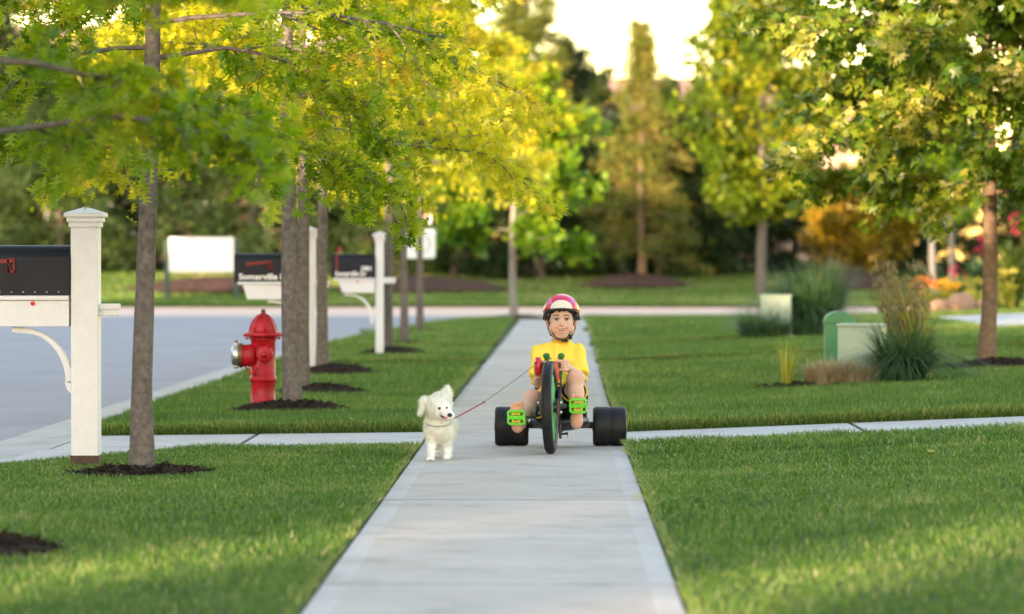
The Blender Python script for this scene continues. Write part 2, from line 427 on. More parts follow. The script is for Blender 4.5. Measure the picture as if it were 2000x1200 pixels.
# ------------------------------------------------------------------ tree builder
def frames(dirs, nrm):
    t = dirs / (np.linalg.norm(dirs, axis=1)[:, None] + 1e-9)
    nn = nrm - t * (nrm * t).sum(1)[:, None]; nn /= np.linalg.norm(nn, axis=1)[:, None] + 1e-9
    return t, nn, np.cross(t, nn)

def T_oak():
    V = []; F = []
    def tri(*p): i = len(V); V.extend(p); F.append((i, i + 1, i + 2))
    tri((-.10, .15, 0), (.10, .15, 0), (0, 1.0, -.10)); tri((-.10, .15, 0), (0, -.02, 0), (.10, .15, 0))
    for y, o_, tip in ((.12, .30, .27), (.36, .42, .55), (.58, .34, .82)):
        for s in (1, -1): tri((s * .02, y - .04, 0), (s * o_, tip, .05), (s * .02, y + .16, 0))
    return np.array(V, float), np.array(F)
def T_maple():
    half = [(.13, .56), (.52, .80), (.32, .38), (.46, .12)]
    out = [(0, 1.0)] + half + [(0, -.02)] + [(-x, y) for x, y in reversed(half)]
    V = [(0, .32, .05)] + [(x, y, -.06 * abs(x) * 2) for x, y in out]; n = len(out)
    F = [(0, 1 + (i + 1) % n, 1 + i) for i in range(n)]
    return np.array(V, float), np.array(F)
def T_simple():
    return np.array([(0, 0, 0), (.3, .5, .06), (0, 1, -.05), (-.3, .5, .06)], float), np.array([(0, 1, 2), (0, 2, 3)])
def T_needle():
    V = []; F = []
    for a in range(5):
        q = a * 1.2566; i = len(V)
        V += [(0, 0, 0), (.07, .1, 0), (math.cos(q) * .38, .85 + .2 * math.sin(a * 2.1), math.sin(q) * .38)]; F.append((i, i + 1, i + 2))
    return np.array(V, float), np.array(F)
TPL = {'oak': T_oak(), 'maple': T_maple(), 'simple': T_simple(), 'needle': T_needle()}

def leaves_mesh(name, P, D, N_, size, tint, tpl):
    tv, tf = TPL[tpl]
    t, nn, b_ = frames(D, N_)
    s = size[:, None, None]
    V = P[:, None] + s * (tv[None, :, 0:1] * b_[:, None] + tv[None, :, 1:2] * t[:, None] + tv[None, :, 2:3] * nn[:, None])
    k_ = len(tv); F = (np.arange(len(P))[:, None, None] * k_ + tf[None]).reshape(-1, 3)
    return arr_mesh(name, V.reshape(-1, 3), F, None, {'tint': np.repeat(tint, k_)})

def grow(seed, H, cb, Rad, tr, nprim=18, nsec=7, nleaf=9000, lsize=.11, tpl='oak', profile=None, rise=.35, droop=.2, lean=(0, 0),
         flat=.6, tmean=.5, tvar=.22, twig=.36, start=.25, tintf=None, curl=.1, trunk_bend=.03, tip=.008, fork=False):
    """returns (trunk MB, limbs MB, leaf mesh) in local coordinates, base at origin"""
    g = np.random.default_rng(seed)
    tm = MB(); lm = MB()
    npt = 12; zs = np.linspace(0, H * .93, npt)
    bend = np.stack([lean[0] * zs / H + trunk_bend * np.sin(zs * 1.3 + seed), lean[1] * zs / H + trunk_bend * np.cos(zs * 1.1 + seed) - trunk_bend * math.cos(seed), zs], -1)
    bend[0, :2] *= 0
    rad = tr * np.clip(1 - zs / H, 0, 1) ** .75 + tip; rad[0] *= 1.22
    fl = np.concatenate([[(0, 0, -.08)], bend]); frd = np.concatenate([[rad[0] * 1.25], rad])
    # finer trunk with slight knobs
    zf = np.linspace(-.08, H * .93, 44); pts = np.stack([np.interp(zf, fl[:, 2], fl[:, 0]), np.interp(zf, fl[:, 2], fl[:, 1]), zf], -1)
    rf = np.interp(zf, fl[:, 2], frd) * (1 + g.normal(0, .02, len(zf)))
    tm.tube(pts, list(rf), 12)
    profile = profile or (lambda u: (1 - abs(u - .3) / .75) ** .6 if u > .3 else .82 + .18 * u / .3)
    TP = []; TD = []
    for i in range(nprim):
        u = (i + g.uniform(0, .9)) / nprim; h = cb + (H * .93 - cb) * u
        a = i * 2.39996 + g.uniform(-.4, .4); L = Rad * max(.12, profile(u)) * g.uniform(.8, 1.12)
        p0 = Vector((np.interp(h, zs, bend[:, 0]), np.interp(h, zs, bend[:, 1]), h))
        rs = rise + .9 * u * u
        pts = [p0]; d = Vector((math.cos(a), math.sin(a), rs)).normalized(); st = L / 7
        ws = Vector(g.normal(0, 1, 3)) * curl
        for j in range(7):
            d = (d + Vector((0, 0, -droop * .22)) + Vector(g.normal(0, .10, 3)) + ws * .15).normalized()
            pts.append(pts[-1] + d * st)
        r0 = max(.005, tr * .30 * (1 - u * .75) * (L / Rad) ** .5)
        lm.tube(pts, [r0 * (1 - .13 * j) + .002 for j in range(8)], 5, cap=False)
        for j in range(5, 8): TP.append(pts[j]); TD.append((pts[j] - pts[j - 1]).normalized())
        for s_ in range(nsec):
            w = start + (1 - start) * (s_ + g.uniform(0, 1)) / nsec; f = w * 7; j = min(6, int(f))
            q0 = pts[j].lerp(pts[j + 1], f - j); dd = (pts[j + 1] - pts[j]).normalized()
            sd = dd.cross(Vector((0, 0, 1))).normalized() * (1 if s_ % 2 else -1)
            d2 = (dd * g.uniform(.3, .9) + sd * g.uniform(.5, 1) + Vector((0, 0, g.uniform(-.35, .45)))).normalized()
            l2 = twig * L * g.uniform(.6, 1.15) * (1.15 - .55 * w); q = [q0]
            for e in range(4):
                d2 = (d2 + Vector(g.normal(0, .16, 3)) + Vector((0, 0, -droop * .18))).normalized(); q.append(q[-1] + d2 * l2 / 4)
                TP.append(q[-1]); TD.append(d2)
                if e > 0 and tpl != 'needle':
                    d3 = (d2 + Vector(g.normal(0, .6, 3))).normalized(); q3 = q[-1] + d3 * l2 * .35
                    TP.append(q3); TD.append(d3)
                    if nsec < 14: lm.tube([q[-1], q3], [.0035, .002], 3, cap=False)
            lm.tube(q, [r0 * .38 + .002, r0 * .3 + .002, r0 * .2 + .0018, r0 * .12 + .0015, .0018], 4, cap=False)
    TP = np.array([tuple(p) for p in TP]); TD = np.array([tuple(p) for p in TD])
    k_ = g.integers(0, len(TP), nleaf)
    P = TP[k_] - TD[k_] * g.uniform(0, .12, nleaf)[:, None] * lsize * 8 + g.normal(0, lsize * .45, (nleaf, 3))
    D = TD[k_] * .8 + g.normal(0, .6, (nleaf, 3)); D[:, 2] -= .25
    Nn = np.stack([g.normal(0, flat, nleaf), g.normal(0, flat, nleaf), np.ones(nleaf)], -1)
    if tpl == 'needle': D = TD[k_] + g.normal(0, .35, (nleaf, 3)); Nn = g.normal(0, 1, (nleaf, 3))
    cl = g.normal(0, 1, len(TP) // 6 + 2)[k_ // 6]
    tint = np.clip(tmean + tvar * .6 * g.normal(0, 1, nleaf) + tvar * .7 * cl, 0, 1)
    if tintf is not None: tint = np.clip(tint + tintf(P, g), 0, 1)
    return tm, lm, leaves_mesh('crown', P, D, Nn, lsize * g.uniform(.65, 1.2, nleaf), tint, tpl)

def plant_tree(name, x, y, z, parts, mb, ml, label, cat='tree', group=None, rz=0, sc=1.0):
    root = empty(name, (0, 0, 0), label, cat, group)
    tm, lm, me = parts
    tm.build('trunk', mb, root, smooth=True); lm.build('limbs', mb, root, smooth=True)
    link('crown', me, ml, root)
    root.location = (x, y, z); root.rotation_euler = (0, 0, rz); root.scale = (sc, sc, sc)
    ORG[root] = np.array((x, y, z), float)
    return root
def replant(src, x, y, z, rz, sc, label):
    c = copy_tree(src); c.location = (x, y, z); c.rotation_euler = (0, 0, rz); c.scale = (sc,) * 3; c['label'] = label
    return c
# ------------------------------------------------------------------ houses
def house(name, x, y, w, d, hw, hr, label, wallc, roofc, ridge_x=True, chimney=True, win=True, rz=0, over=.5):
    """gabled house: w along x, d along y, wall height hw, ridge height hr"""
    z0 = float(berm_z(np.array(float(x)), np.array(float(y)))) - .1 if y > 89 else -.08
    if y > 134: z0 = 1.0
    root = empty(name, (x, y, z0), label, 'house')
    mw = mat('wall_' + name + str(int(x)), wallc, .85, .3, var=.12, vscale=3, bump=.3, bscale=12)
    mr = mat('roof_' + name + str(int(x)), roofc, .9, .2, var=.18, vscale=2.2, bump=.6, bscale=9)
    m = MB(); X, Y = w / 2, d / 2
    if ridge_x: P = [(-X, -Y, 0), (X, -Y, 0), (X, Y, 0), (-X, Y, 0), (-X, -Y, hw), (X, -Y, hw), (X, Y, hw), (-X, Y, hw), (-X, 0, hr - .15), (X, 0, hr - .15)]; F = [(0, 1, 5, 4), (2, 3, 7, 6), (1, 2, 6, 9, 5), (3, 0, 4, 8, 7), (4, 5, 9, 8), (6, 7, 8, 9)]
    else: P = [(-X, -Y, 0), (X, -Y, 0), (X, Y, 0), (-X, Y, 0), (-X, -Y, hw), (X, -Y, hw), (X, Y, hw), (-X, Y, hw), (0, -Y, hr - .15), (0, Y, hr - .15)]; F = [(1, 2, 6, 5), (3, 0, 4, 7), (0, 1, 5, 8, 4), (2, 3, 7, 9, 6), (5, 6, 9, 8), (7, 4, 8, 9)]
    m.add([(a + x, b + y, c + z0) for a, b, c in P], F); m.build('wall', mw, root)
    r_ = MB(); o_ = .5; t = .16; oe = over
    for s in (-1, 1):
        if ridge_x:
            sl = math.atan2(hr - hw, Y); ln = (Y + o_) / math.cos(sl); c = (x, y + s * (Y + o_) / 2, z0 + hr - (Y + o_) / 2 * math.tan(sl) + t / 2)
            r_.box(c, (w + 2 * o_, ln, t), Euler((-s * sl, 0, 0)))
        else:
            sl = math.atan2(hr - hw, X); ln = (X + o_) / math.cos(sl); c = (x + s * (X + o_) / 2, y, z0 + hr - (X + o_) / 2 * math.tan(sl) + t / 2)
            r_.box(c, (ln, d + 2 * oe, t), Euler((0, s * sl, 0)))
    ro = r_.build('roof', mr, root)
    if chimney:
        c = MB(); c.box((x + w * .22, y + d * .1, z0 + hr - .2), (.8, .8, 2.0)); c.build('chimney', mat('chimney_brick', (.25, .13, .1), .9), ro)
    if win:
        n = max(2, int(w / 3.2))
        for st in range(max(1, int(hw / 2.8))):
            for i in range(n):
                wx = x - X + (i + .5) * w / n; wz = z0 + 1.6 + st * 2.8
                f = MB(); f.box((wx, y - Y - .02, wz), (1.25, .1, 1.5)); fo = f.build('window', M_WHITE, root)
                g_ = MB(); g_.box((wx, y - Y - .06, wz), (1.05, .06, 1.3)); g_.build('pane', mat('window_glass', (.03, .04, .05), .08, .8), fo)
    return root
house('house', 5.2, 152, 12.5, 14, 4.6, 7.45, 'distant house with pinkish shingle roof showing between the conifers', (.42, .30, .24), (.36, .22, .18))
house('house', -20.5, 150, 17, 12, 5.4, 9.5, 'distant pink brick house glimpsed through the leaves at far left', (.26, .17, .13), (.2, .14, .12))
# unseen terrace across the street behind the camera, placed to throw the long evening shadow
for i, (ya, yb) in enumerate(((-75, -58.1), (-19.5, -4.1), (-4.0, 11.4), (11.5, 27), (27.1, 41), (41.1, 54))):  # last two raised so the far berm falls in shade
    house('house', -26, (ya + yb) / 2, 9, yb - ya, 3.6, SHADE_H if i < 4 else 8.9, 'unseen shade-throwing house across the street behind the viewer, %s in the terrace' % ('first', 'second', 'third', 'fourth', 'fifth', 'last')[i], (.4, .33, .26), (.16, .13, .12), ridge_x=False, win=False, over=0, chimney=False)

hd_ = empty('shadecaster', (-26, -38, -.1), 'added unseen hedge with two arched openings between the houses behind the viewer', 'shadecaster')  # added out of view; openings cut so strips of sun reach the lawn
m = MB()
for ya, yb, za, zb in ((-58, -41.6, 0, 7.5), (-38.8, -36.1, 0, 7.5), (-33.5, -19.6, 0, 7.5), (-41.59, -38.81, 6.15, 7.45), (-36.09, -33.51, 5.6, 7.45)):
    m.box((-26, (ya + yb) / 2, (za + zb) / 2 - .1), (.8, yb - ya, zb - za))
m.build('foliage', mat('shadecaster_green', (.03, .07, .015), .8, .3, var=.5, vscale=8, bump=1, bscale=20), hd_, bevel=.12)
# ------------------------------------------------------------------ leaf materials
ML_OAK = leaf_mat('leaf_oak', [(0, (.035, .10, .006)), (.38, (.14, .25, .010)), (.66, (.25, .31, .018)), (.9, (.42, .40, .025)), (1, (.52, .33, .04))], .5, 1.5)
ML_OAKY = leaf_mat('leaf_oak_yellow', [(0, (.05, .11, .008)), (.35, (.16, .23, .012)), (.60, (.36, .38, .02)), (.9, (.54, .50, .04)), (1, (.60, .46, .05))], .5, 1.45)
ML_MAPLE = leaf_mat('leaf_maple', [(0, (.03, .085, .01)), (.45, (.10, .19, .018)), (.72, (.24, .29, .03)), (.92, (.46, .41, .09)), (1, (.64, .57, .24))], .38, 1.35, .36, .45)  # cream end stops are sun highlights put into the leaf colour
ML_BRIGHT = leaf_mat('leaf_bright_green', [(0, (.03, .10, .008)), (.5, (.11, .24, .014)), (.85, (.25, .34, .02)), (1, (.40, .38, .03))], .4, 1.2)
ML_PEAR = leaf_mat('leaf_pear', [(0, (.04, .095, .01)), (.5, (.14, .22, .016)), (.85, (.34, .34, .025)), (1, (.46, .38, .03))], .42, 1.3)
ML_PINE = leaf_mat('needle_dark', [(0, (.010, .028, .008)), (.6, (.035, .075, .017)), (1, (.085, .13, .026))], .1, 1.0, .6)
ML_SPRUCE = leaf_mat('needle_sun_gold', [(0, (.03, .06, .012)), (.55, (.10, .15, .02)), (1, (.26, .21, .045))], .2, 1.2, .6)  # gold of the low sun put into the needle colour
ML_BUSH = leaf_mat('leaf_bush', [(0, (.014, .038, .008)), (.5, (.045, .085, .014)), (1, (.12, .16, .02))], .3, 1.1)
ML_GOLD = leaf_mat('leaf_sun_gold', [(0, (.10, .09, .015)), (.5, (.32, .23, .025)), (1, (.55, .34, .03))], .4, 1.2)  # low sun on the shrub put into its leaf colour

def L_(x, y): return float(gz(x, y) + LT(y)) - .02
yel = lambda amt: (lambda P, g: amt * np.clip((P[:, 2] - 1.4) / 2.0, -.3, 1) + .18 * (np.hypot(P[:, 0], P[:, 1]) - .8))  # autumn yellow and sun glow put into leaf tint, rising upward and outward

# row of young oaks on the verge
pf = lambda u: .95 - .15 * u if u < .45 else max(.1, .88 - 1.35 * (u - .45))
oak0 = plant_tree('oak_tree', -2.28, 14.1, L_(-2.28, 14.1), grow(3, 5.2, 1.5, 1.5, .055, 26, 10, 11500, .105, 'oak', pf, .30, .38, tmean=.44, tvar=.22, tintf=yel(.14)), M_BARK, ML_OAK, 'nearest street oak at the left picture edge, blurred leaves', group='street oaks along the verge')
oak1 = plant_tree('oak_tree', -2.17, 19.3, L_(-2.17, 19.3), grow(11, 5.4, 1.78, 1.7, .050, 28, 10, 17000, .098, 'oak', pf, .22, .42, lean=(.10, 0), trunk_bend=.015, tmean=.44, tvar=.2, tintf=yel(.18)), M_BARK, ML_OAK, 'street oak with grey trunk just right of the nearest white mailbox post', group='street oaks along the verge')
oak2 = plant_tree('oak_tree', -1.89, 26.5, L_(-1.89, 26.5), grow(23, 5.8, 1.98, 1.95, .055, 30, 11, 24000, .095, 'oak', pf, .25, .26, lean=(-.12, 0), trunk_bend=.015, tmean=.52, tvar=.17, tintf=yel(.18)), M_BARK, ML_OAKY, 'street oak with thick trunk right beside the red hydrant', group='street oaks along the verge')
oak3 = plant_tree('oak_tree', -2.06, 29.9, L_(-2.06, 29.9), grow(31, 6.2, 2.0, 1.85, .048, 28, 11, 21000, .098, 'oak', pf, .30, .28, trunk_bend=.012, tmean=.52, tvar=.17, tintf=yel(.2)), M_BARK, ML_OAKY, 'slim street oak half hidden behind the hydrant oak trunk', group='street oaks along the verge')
replant(oak3, -2.22, 35.0, L_(-2.22, 35), 2.1, 1.0, 'street oak just right of the second mailbox post').location.z -= .0
replant(oak3, -1.93, 42.3, L_(-1.93, 42.3), 1.1, 1.02, 'street oak just right of the farthest mailbox post')
replant(oak3, -1.97, 47.9, L_(-1.97, 47.9), 3.9, .95, 'pale slim street oak left of the white emblem sign')
replant(oak3, -2.08, 56.3, L_(-2.08, 56.3), 5.0, 1.0, 'street oak standing in front of the white emblem sign')
mound(-2.17, 19.3, .42, .36, .05, 'dark mulch ring round the oak by the nearest mailbox', chips=700)
mound(-2.22, 14.1, .36, .34, .075, 'dark mulch heap at the lower left picture edge', chips=600)
mound(-1.90, 26.45, .47, .42, .085, 'dark mulch mound under the hydrant oak', chips=700)
mound(-1.92, 29.9, .44, .5, .09, 'dark mulch mound just behind the hydrant oak', chips=400)
mound(-2.10, 35.0, .50, .45, .11, 'dark mulch mound under the oak by the second mailbox', chips=300)
mound(-1.88, 42.3, .46, .45, .10, 'dark mulch mound under the oak by the farthest mailbox', chips=250)
mound(-1.97, 47.9, .35, .35, .05, 'small dark mulch mound under the pale slim oak', chips=150)
mound(-2.05, 56.4, .42, .4, .05, 'dark mulch mound under the emblem sign oak', chips=150)

# bright maple at the corner and the trees on the right
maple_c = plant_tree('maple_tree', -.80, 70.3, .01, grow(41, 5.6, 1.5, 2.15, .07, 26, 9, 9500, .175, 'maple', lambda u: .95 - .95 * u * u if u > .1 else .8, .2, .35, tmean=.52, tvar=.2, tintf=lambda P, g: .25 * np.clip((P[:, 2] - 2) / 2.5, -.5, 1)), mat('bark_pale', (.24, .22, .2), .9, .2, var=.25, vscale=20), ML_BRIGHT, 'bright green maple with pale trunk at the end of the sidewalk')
mound(-.72, 70.3, .7, .6, .06, 'low brown mulch mound under the bright corner maple', m=M_REDMULCH, chips=120)
maple_r = plant_tree('maple_tree', 3.77, 32.4, L_(3.77, 32.4), grow(57, 5.8, 1.5, 2.2, .064, 42, 14, 46000, .106, 'maple', lambda u: .62 + .38 * u / .12 if u < .12 else 1.0 - .95 * max(0, u - .25), .22, .30, lean=(.05, 0), flat=.75, start=.06, tmean=.50, tvar=.23, tintf=lambda P, g: .10 * (-P[:, 0] / 2) + .12 * (g.uniform(0, 1, len(P)) > .9)), M_BARKW, ML_MAPLE, 'large maple with sunlit foliage at the right picture edge')  # sunlight put into the tint: lighter left side, stray bright leaves
mound(3.84, 32.2, .58, .5, .085, 'black mulch mound under the large right maple', chips=500)
def far_tree(name, x, y, parts, mb, ml, label, cat='tree', group=None, rz=0, sc=1): return plant_tree(name, x, y, float(berm_z(np.array(float(x)), np.array(float(y)))), parts, mb, ml, label, cat, group, rz, sc)
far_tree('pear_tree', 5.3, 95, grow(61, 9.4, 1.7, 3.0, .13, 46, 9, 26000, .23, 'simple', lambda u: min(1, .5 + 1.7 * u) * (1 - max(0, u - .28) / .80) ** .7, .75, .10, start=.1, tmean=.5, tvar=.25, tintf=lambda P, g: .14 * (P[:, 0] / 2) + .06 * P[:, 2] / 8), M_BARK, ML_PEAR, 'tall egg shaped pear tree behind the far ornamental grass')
cone = lambda u: max(.05, 1 - u) ** .85
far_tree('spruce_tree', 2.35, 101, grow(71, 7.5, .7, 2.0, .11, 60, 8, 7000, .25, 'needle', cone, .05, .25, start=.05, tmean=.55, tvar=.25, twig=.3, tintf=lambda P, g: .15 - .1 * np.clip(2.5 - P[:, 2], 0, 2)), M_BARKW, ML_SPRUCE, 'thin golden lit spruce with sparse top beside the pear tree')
mound(2.1, 99, 1.5, 1.6, .34, 'wide brown mulch mound under the golden spruce', m=M_REDMULCH, chips=300, chipl=.12)
far_tree('spruce_tree', -.85, 108, grow(72, 11.5, .8, 2.4, .18, 90, 8, 15000, .30, 'needle', cone, .0, .3, tmean=.55, tvar=.22, twig=.34), M_BARK, ML_SPRUCE, 'tall dark conifer rising above the corner maple')
far_tree('pine_tree', .5, 112, grow(73, 6.9, .5, 1.6, .14, 50, 8, 8000, .30, 'needle', lambda u: .9 - .5 * u, .1, .2, tmean=.3, tvar=.2), M_BARK, ML_PINE, 'dark pine just right of the tall conifer, in front of the pink roof')
# dark evergreens and shrubs along the berm
pineA = far_tree('pine_tree', -2.9, 106, grow(81, 5.2, .25, 1.9, .12, 44, 9, 11000, .30, 'needle', lambda u: 1.0 - .75 * u, .1, .25, tmean=.35, tvar=.25), M_BARK, ML_PINE, 'dark pine behind the emblem sign')
pineB = far_tree('pine_tree', 4.6, 107, grow(82, 4.4, .2, 2.1, .12, 40, 9, 11000, .32, 'needle', lambda u: 1.0 - .6 * u * u, .1, .3, tmean=.4, tvar=.25), M_BARK, ML_PINE, 'low dark pine behind the pear trunk')
def again(src, x, y, rz, sc, label): return replant(src, x, y, float(berm_z(np.array(float(x)), np.array(float(y)))), rz, sc, label)
again(pineB, 1.6, 106.5, 1.0, 1.0, 'low dark pine right behind the boy, left of the golden spruce trunk')
again(pineA, -5.6, 107, 2.0, 1.05, 'dark pine between the two far mailboxes')
again(pineB, -8.3, 106.5, 3.0, 1.1, 'low dark pine behind the blank white board')
again(pineA, -11.2, 107, 4.0, 1.15, 'dark pine left of the blank white board')
again(pineB, -14.3, 106.5, 5.0, 1.2, 'low dark pine behind the nearest mailbox')
again(pineA, 7.0, 108.5, 5.5, .8, 'dark pine between the pear trunk and the golden shrub')
again(pineB, 11.0, 108, .6, .95, 'low dark pine behind the two thin grey trunks')
again(pineA, 14.0, 108, 1.7, 1.0, 'dark pine behind the flower bed at right edge')
bush = far_tree('shrub', 8.1, 103.5, grow(91, 2.6, .15, 1.55, .06, 26, 9, 5200, .20, 'simple', lambda u: 1 - .55 * u * u, .6, .1, tmean=.5, tvar=.25, tintf=lambda P, g: .2 * np.clip(P[:, 2] - 1, -.5, 1)), M_BARK, ML_GOLD, 'shrub coloured low-sun gold beside the pear tree', 'shrub')
far_tree('shrub', -4.1, 101.5, grow(92, 1.9, .1, 1.7, .05, 22, 8, 4200, .18, 'simple', lambda u: 1 - .6 * u * u, .5, .1, tmean=.5, tvar=.25), M_BARK, ML_BUSH, 'rounded green shrub right of the emblem sign', 'shrub')
bg_tree = far_tree('ash_tree', -11.5, 118, grow(95, 9.5, 2.2, 3.6, .2, 34, 9, 12000, .27, 'simple', lambda u: 1 - .7 * max(0, u - .3), .5, .1, tmean=.4, tvar=.25), M_BARK, ML_BUSH, 'broad dark tree behind the blank white board')
again(bg_tree, -5.0, 119, 2.2, .9, 'broad dark tree behind the far mailbox row')
again(bg_tree, -18.5, 119, 4.1, 1.0, 'broad dark tree at the far left behind the nearest mailbox')
again(bg_tree, 12.0, 121, 1.2, .85, 'broad dark tree behind the large right maple')
again(pineA, -7.2, 109.5, 1.0, 1.15, 'dark pine right behind the blank white board')
again(pineA, -13.0, 109.5, 2.6, 1.2, 'dark pine between the blank board and the left picture edge')
again(pineA, -16.6, 109, .4, 1.25, 'dark pine at the far left picture edge')
again(pineB, -4.2, 109.5, 5.6, 1.2, 'low dark pine behind the two far mailboxes')
again(bg_tree, 1.2, 123, 3.1, .62, 'broad dark tree filling the gap behind the golden spruce')
again(bg_tree, 4.2, 120, 5.3, .58, 'broad dark tree between the golden spruce and the pear tree')
again(pineB, 3.4, 104.5, 2.2, .9, 'low dark pine just right of the golden spruce trunk')
again(pineB, -.4, 104, 4.0, .85, 'low dark pine behind the corner maple')
again(bush, 9.3, 105, 2.0, 1.05, 'second golden shrub further right of the pear tree')
olive = far_tree('shrub', 2.9, 104, grow(98, 4.6, .3, 1.8, .07, 30, 9, 6000, .20, 'simple', lambda u: 1 - .6 * u, .5, .1, tmean=.4, tvar=.25), M_BARK, leaf_mat('leaf_bronze', [(0, (.05, .05, .015)), (.5, (.16, .11, .03)), (1, (.32, .19, .05))], .35, 1.2), 'bronze leaved shrub behind the golden spruce', 'shrub')
thin = far_tree('linden_tree', 9.7, 95, grow(97, 4.6, 1.9, 1.5, .085, 20, 8, 4200, .17, 'simple', lambda u: 1 - .6 * u, .4, .15, tmean=.45, tvar=.2), mat('bark_blue_grey', (.17, .17, .17), .9, .2, var=.25, vscale=20), ML_BRIGHT, 'left of two thin grey trunks behind the large right maple')
again(thin, 10.35, 96.5, 2.0, .95, 'right of two thin grey trunks behind the large right maple')
for (x, y, rx, ry, h, lb) in ((-9.0, 97.5, 2.4, 2.6, .35, 'reddish mulch bed behind the blank white board'), (-3.6, 98.2, 2.5, 2.6, .36, 'reddish mulch bed behind the emblem sign'), (8.0, 98.5, 1.3, 1.8, .42, 'sunlit orange brown mulch heap left of the golden shrub')):
    mound(x, y, rx, ry, h, lb, m=M_REDMULCH, chips=250, name='mulch_bed', chipl=.12)

mound(1.98, 29.3, .56, .34, .05, 'thin dark mulch strip in front of the utility boxes', chips=300)
# ------------------------------------------------------------------ grass
ML_GRASS = leaf_mat('grass_blade', [(0, (.02, .075, .008)), (.45, (.068, .175, .017)), (.72, (.14, .235, .045)), (.9, (.28, .29, .11)), (1, (.42, .37, .19))], .3, 1.2, .42, .45)
def vnoise(x, y, s, seed):
    g = np.random.default_rng(seed); G = g.uniform(-1, 1, (64, 64))
    u = x / s + 100; v = y / s + 100; i = np.floor(u).astype(int); j = np.floor(v).astype(int); a = u - i; b = v - j
    a = a * a * (3 - 2 * a); b = b * b * (3 - 2 * b); q = lambda i, j: G[i % 64, j % 64]
    return (q(i, j) * (1 - a) + q(i + 1, j) * a) * (1 - b) + (q(i, j + 1) * (1 - a) + q(i + 1, j + 1) * a) * b
def lawn_grass(name, label, ya, yb, side, dens, h, w, seg, xmargin=.9):
    tot_x0 = -3.25 if side < 0 else .40; tot_x1 = -.80 if side < 0 else .127 * yb + xmargin
    n = int((tot_x1 - tot_x0) * (yb - ya) * dens)
    x = rng.uniform(tot_x0, tot_x1, n); y = rng.uniform(ya, yb, n)
    sh = np.interp(y, [30, 66], [0, .13])
    if side < 0: ok = (x > street_x(y) + .03) & (x > -.151 * y - xmargin) & (x < -.813 + sh)
    else: ok = (x < .127 * y + xmargin) & (x > .418 + sh) & (x < 11.9) & ~((x > 5.65) & (y > 47.3) & (y < 56.2))
    for a, b in PATHS: ok &= (y < a - .004) | (y > b + .004)
    if side < 0: ok &= ~((y > 20.30 + (x + 3.1) * 1.75) & (y < 22.2))
    for mx, my, rx, ry in MOUNDS:
        q = ((x - mx) / (rx * .93)) ** 2 + ((y - my) / (ry * .93)) ** 2; ok &= (q > 1) | (rng.uniform(0, 1, n) < .015)
    x, y = x[ok], y[ok]; n = len(x)
    # distance to the nearest mown edge
    e = np.minimum(np.abs(x - (-.813 + np.interp(y, [30, 66], [0, .13]))), np.abs(x - (.418 + np.interp(y, [30, 66], [0, .13]))))
    ey = np.full(n, 9.); ly = np.zeros(n)
    for a, b in PATHS:
        ey = np.minimum(ey, np.where(y > b, (y - b) * 1.0, 9)); ly += np.where((y > b) & (y - b < .05), -1.0, 0) + np.where((a - y < .04) & (y < a), .6, 0)
    ed = np.minimum(e, ey)
    patch = .5 * vnoise(x, y, .55, 5) + .35 * vnoise(x, y, .17, 6) + .4 * vnoise(x, y, 1.7, 8)
    t = np.clip(.43 + .30 * patch + rng.normal(0, .2, n) + np.clip(.10 - ed, 0, .1) * 1.6 * rng.uniform(0, 1, n), 0, 1)
    dry = rng.uniform(0, 1, n) < (.05 + .06 * np.clip(patch, 0, 1) + .25 * (ed < .035)); t[dry] = rng.uniform(.75, 1, dry.sum())
    ln = h * (1 + .22 * vnoise(x, y, .4, 9) + .15 * patch) * rng.uniform(.55, 1.2, n)
    ln = ln * np.where(e < .05, 1.1, 1)
    lean = np.zeros((n, 3)); lean[:, 0] = np.where(e < .05, (1 if side < 0 else -1) * rng.uniform(0, .9, n), 0); lean[:, 1] = ly * rng.uniform(0, .8, n)
    ln = ln * np.where((side > 0) & (y > 20.6) & (y < 22), 1.75, 1)
    P = np.stack([x, y, gz(x, y) + LT(y) - .004], -1)
    sc = np.clip(y / ((ya + yb) / 2), .8, 1.25)
    o = blades(None, name, ML_GRASS, P, ln, w * rng.uniform(.7, 1.3, n) * sc, .75, 1, t, seg, .35, lean)
    return tag(o, label, 'grass', kind='stuff')
for side, nm in ((-1, 'verge'), (1, 'front lawn')):
    lawn_grass('lawn_grass', 'short green grass of the nearest %s' % nm, 9.5, 15.6, side, 3200, .036, .0055, 1)
    lawn_grass('lawn_grass', 'short green grass of the %s beside the dog and tricycle' % nm, 15.6, 22.0, side, 4700, .040, .0050, 2, .6)
    lawn_grass('lawn_grass', 'short green grass of the %s just beyond the crossing walk' % nm, 23.9, 31, side, 3600, .052, .0062, 1)
    lawn_grass('lawn_grass', 'short green grass of the %s in the middle distance' % nm, 31, 47, side, 1300, .050, .0105, 1)
    lawn_grass('lawn_grass', 'short green grass of the %s far down the sidewalk' % nm, 47, 71.9, side, 520, .052, .017, 1, .6)
n = 34000; y = rng.uniform(9.5, 31, n); x = .127 * y + rng.uniform(.5, 2.6, n); ok = (y < 21.9) | (y > 23.95); x, y = x[ok], y[ok]
tag(blades(None, 'lawn_grass', ML_GRASS, np.stack([x, y, gz(x, y) + LT(y) - .004], -1), .05 * rng.uniform(.6, 1.2, len(x)), .012, .75, 1, np.clip(.43 + .25 * vnoise(x, y, .55, 5) + rng.normal(0, .2, len(x)), 0, 1)), 'front lawn grass further right towards the houses', 'grass', kind='stuff')
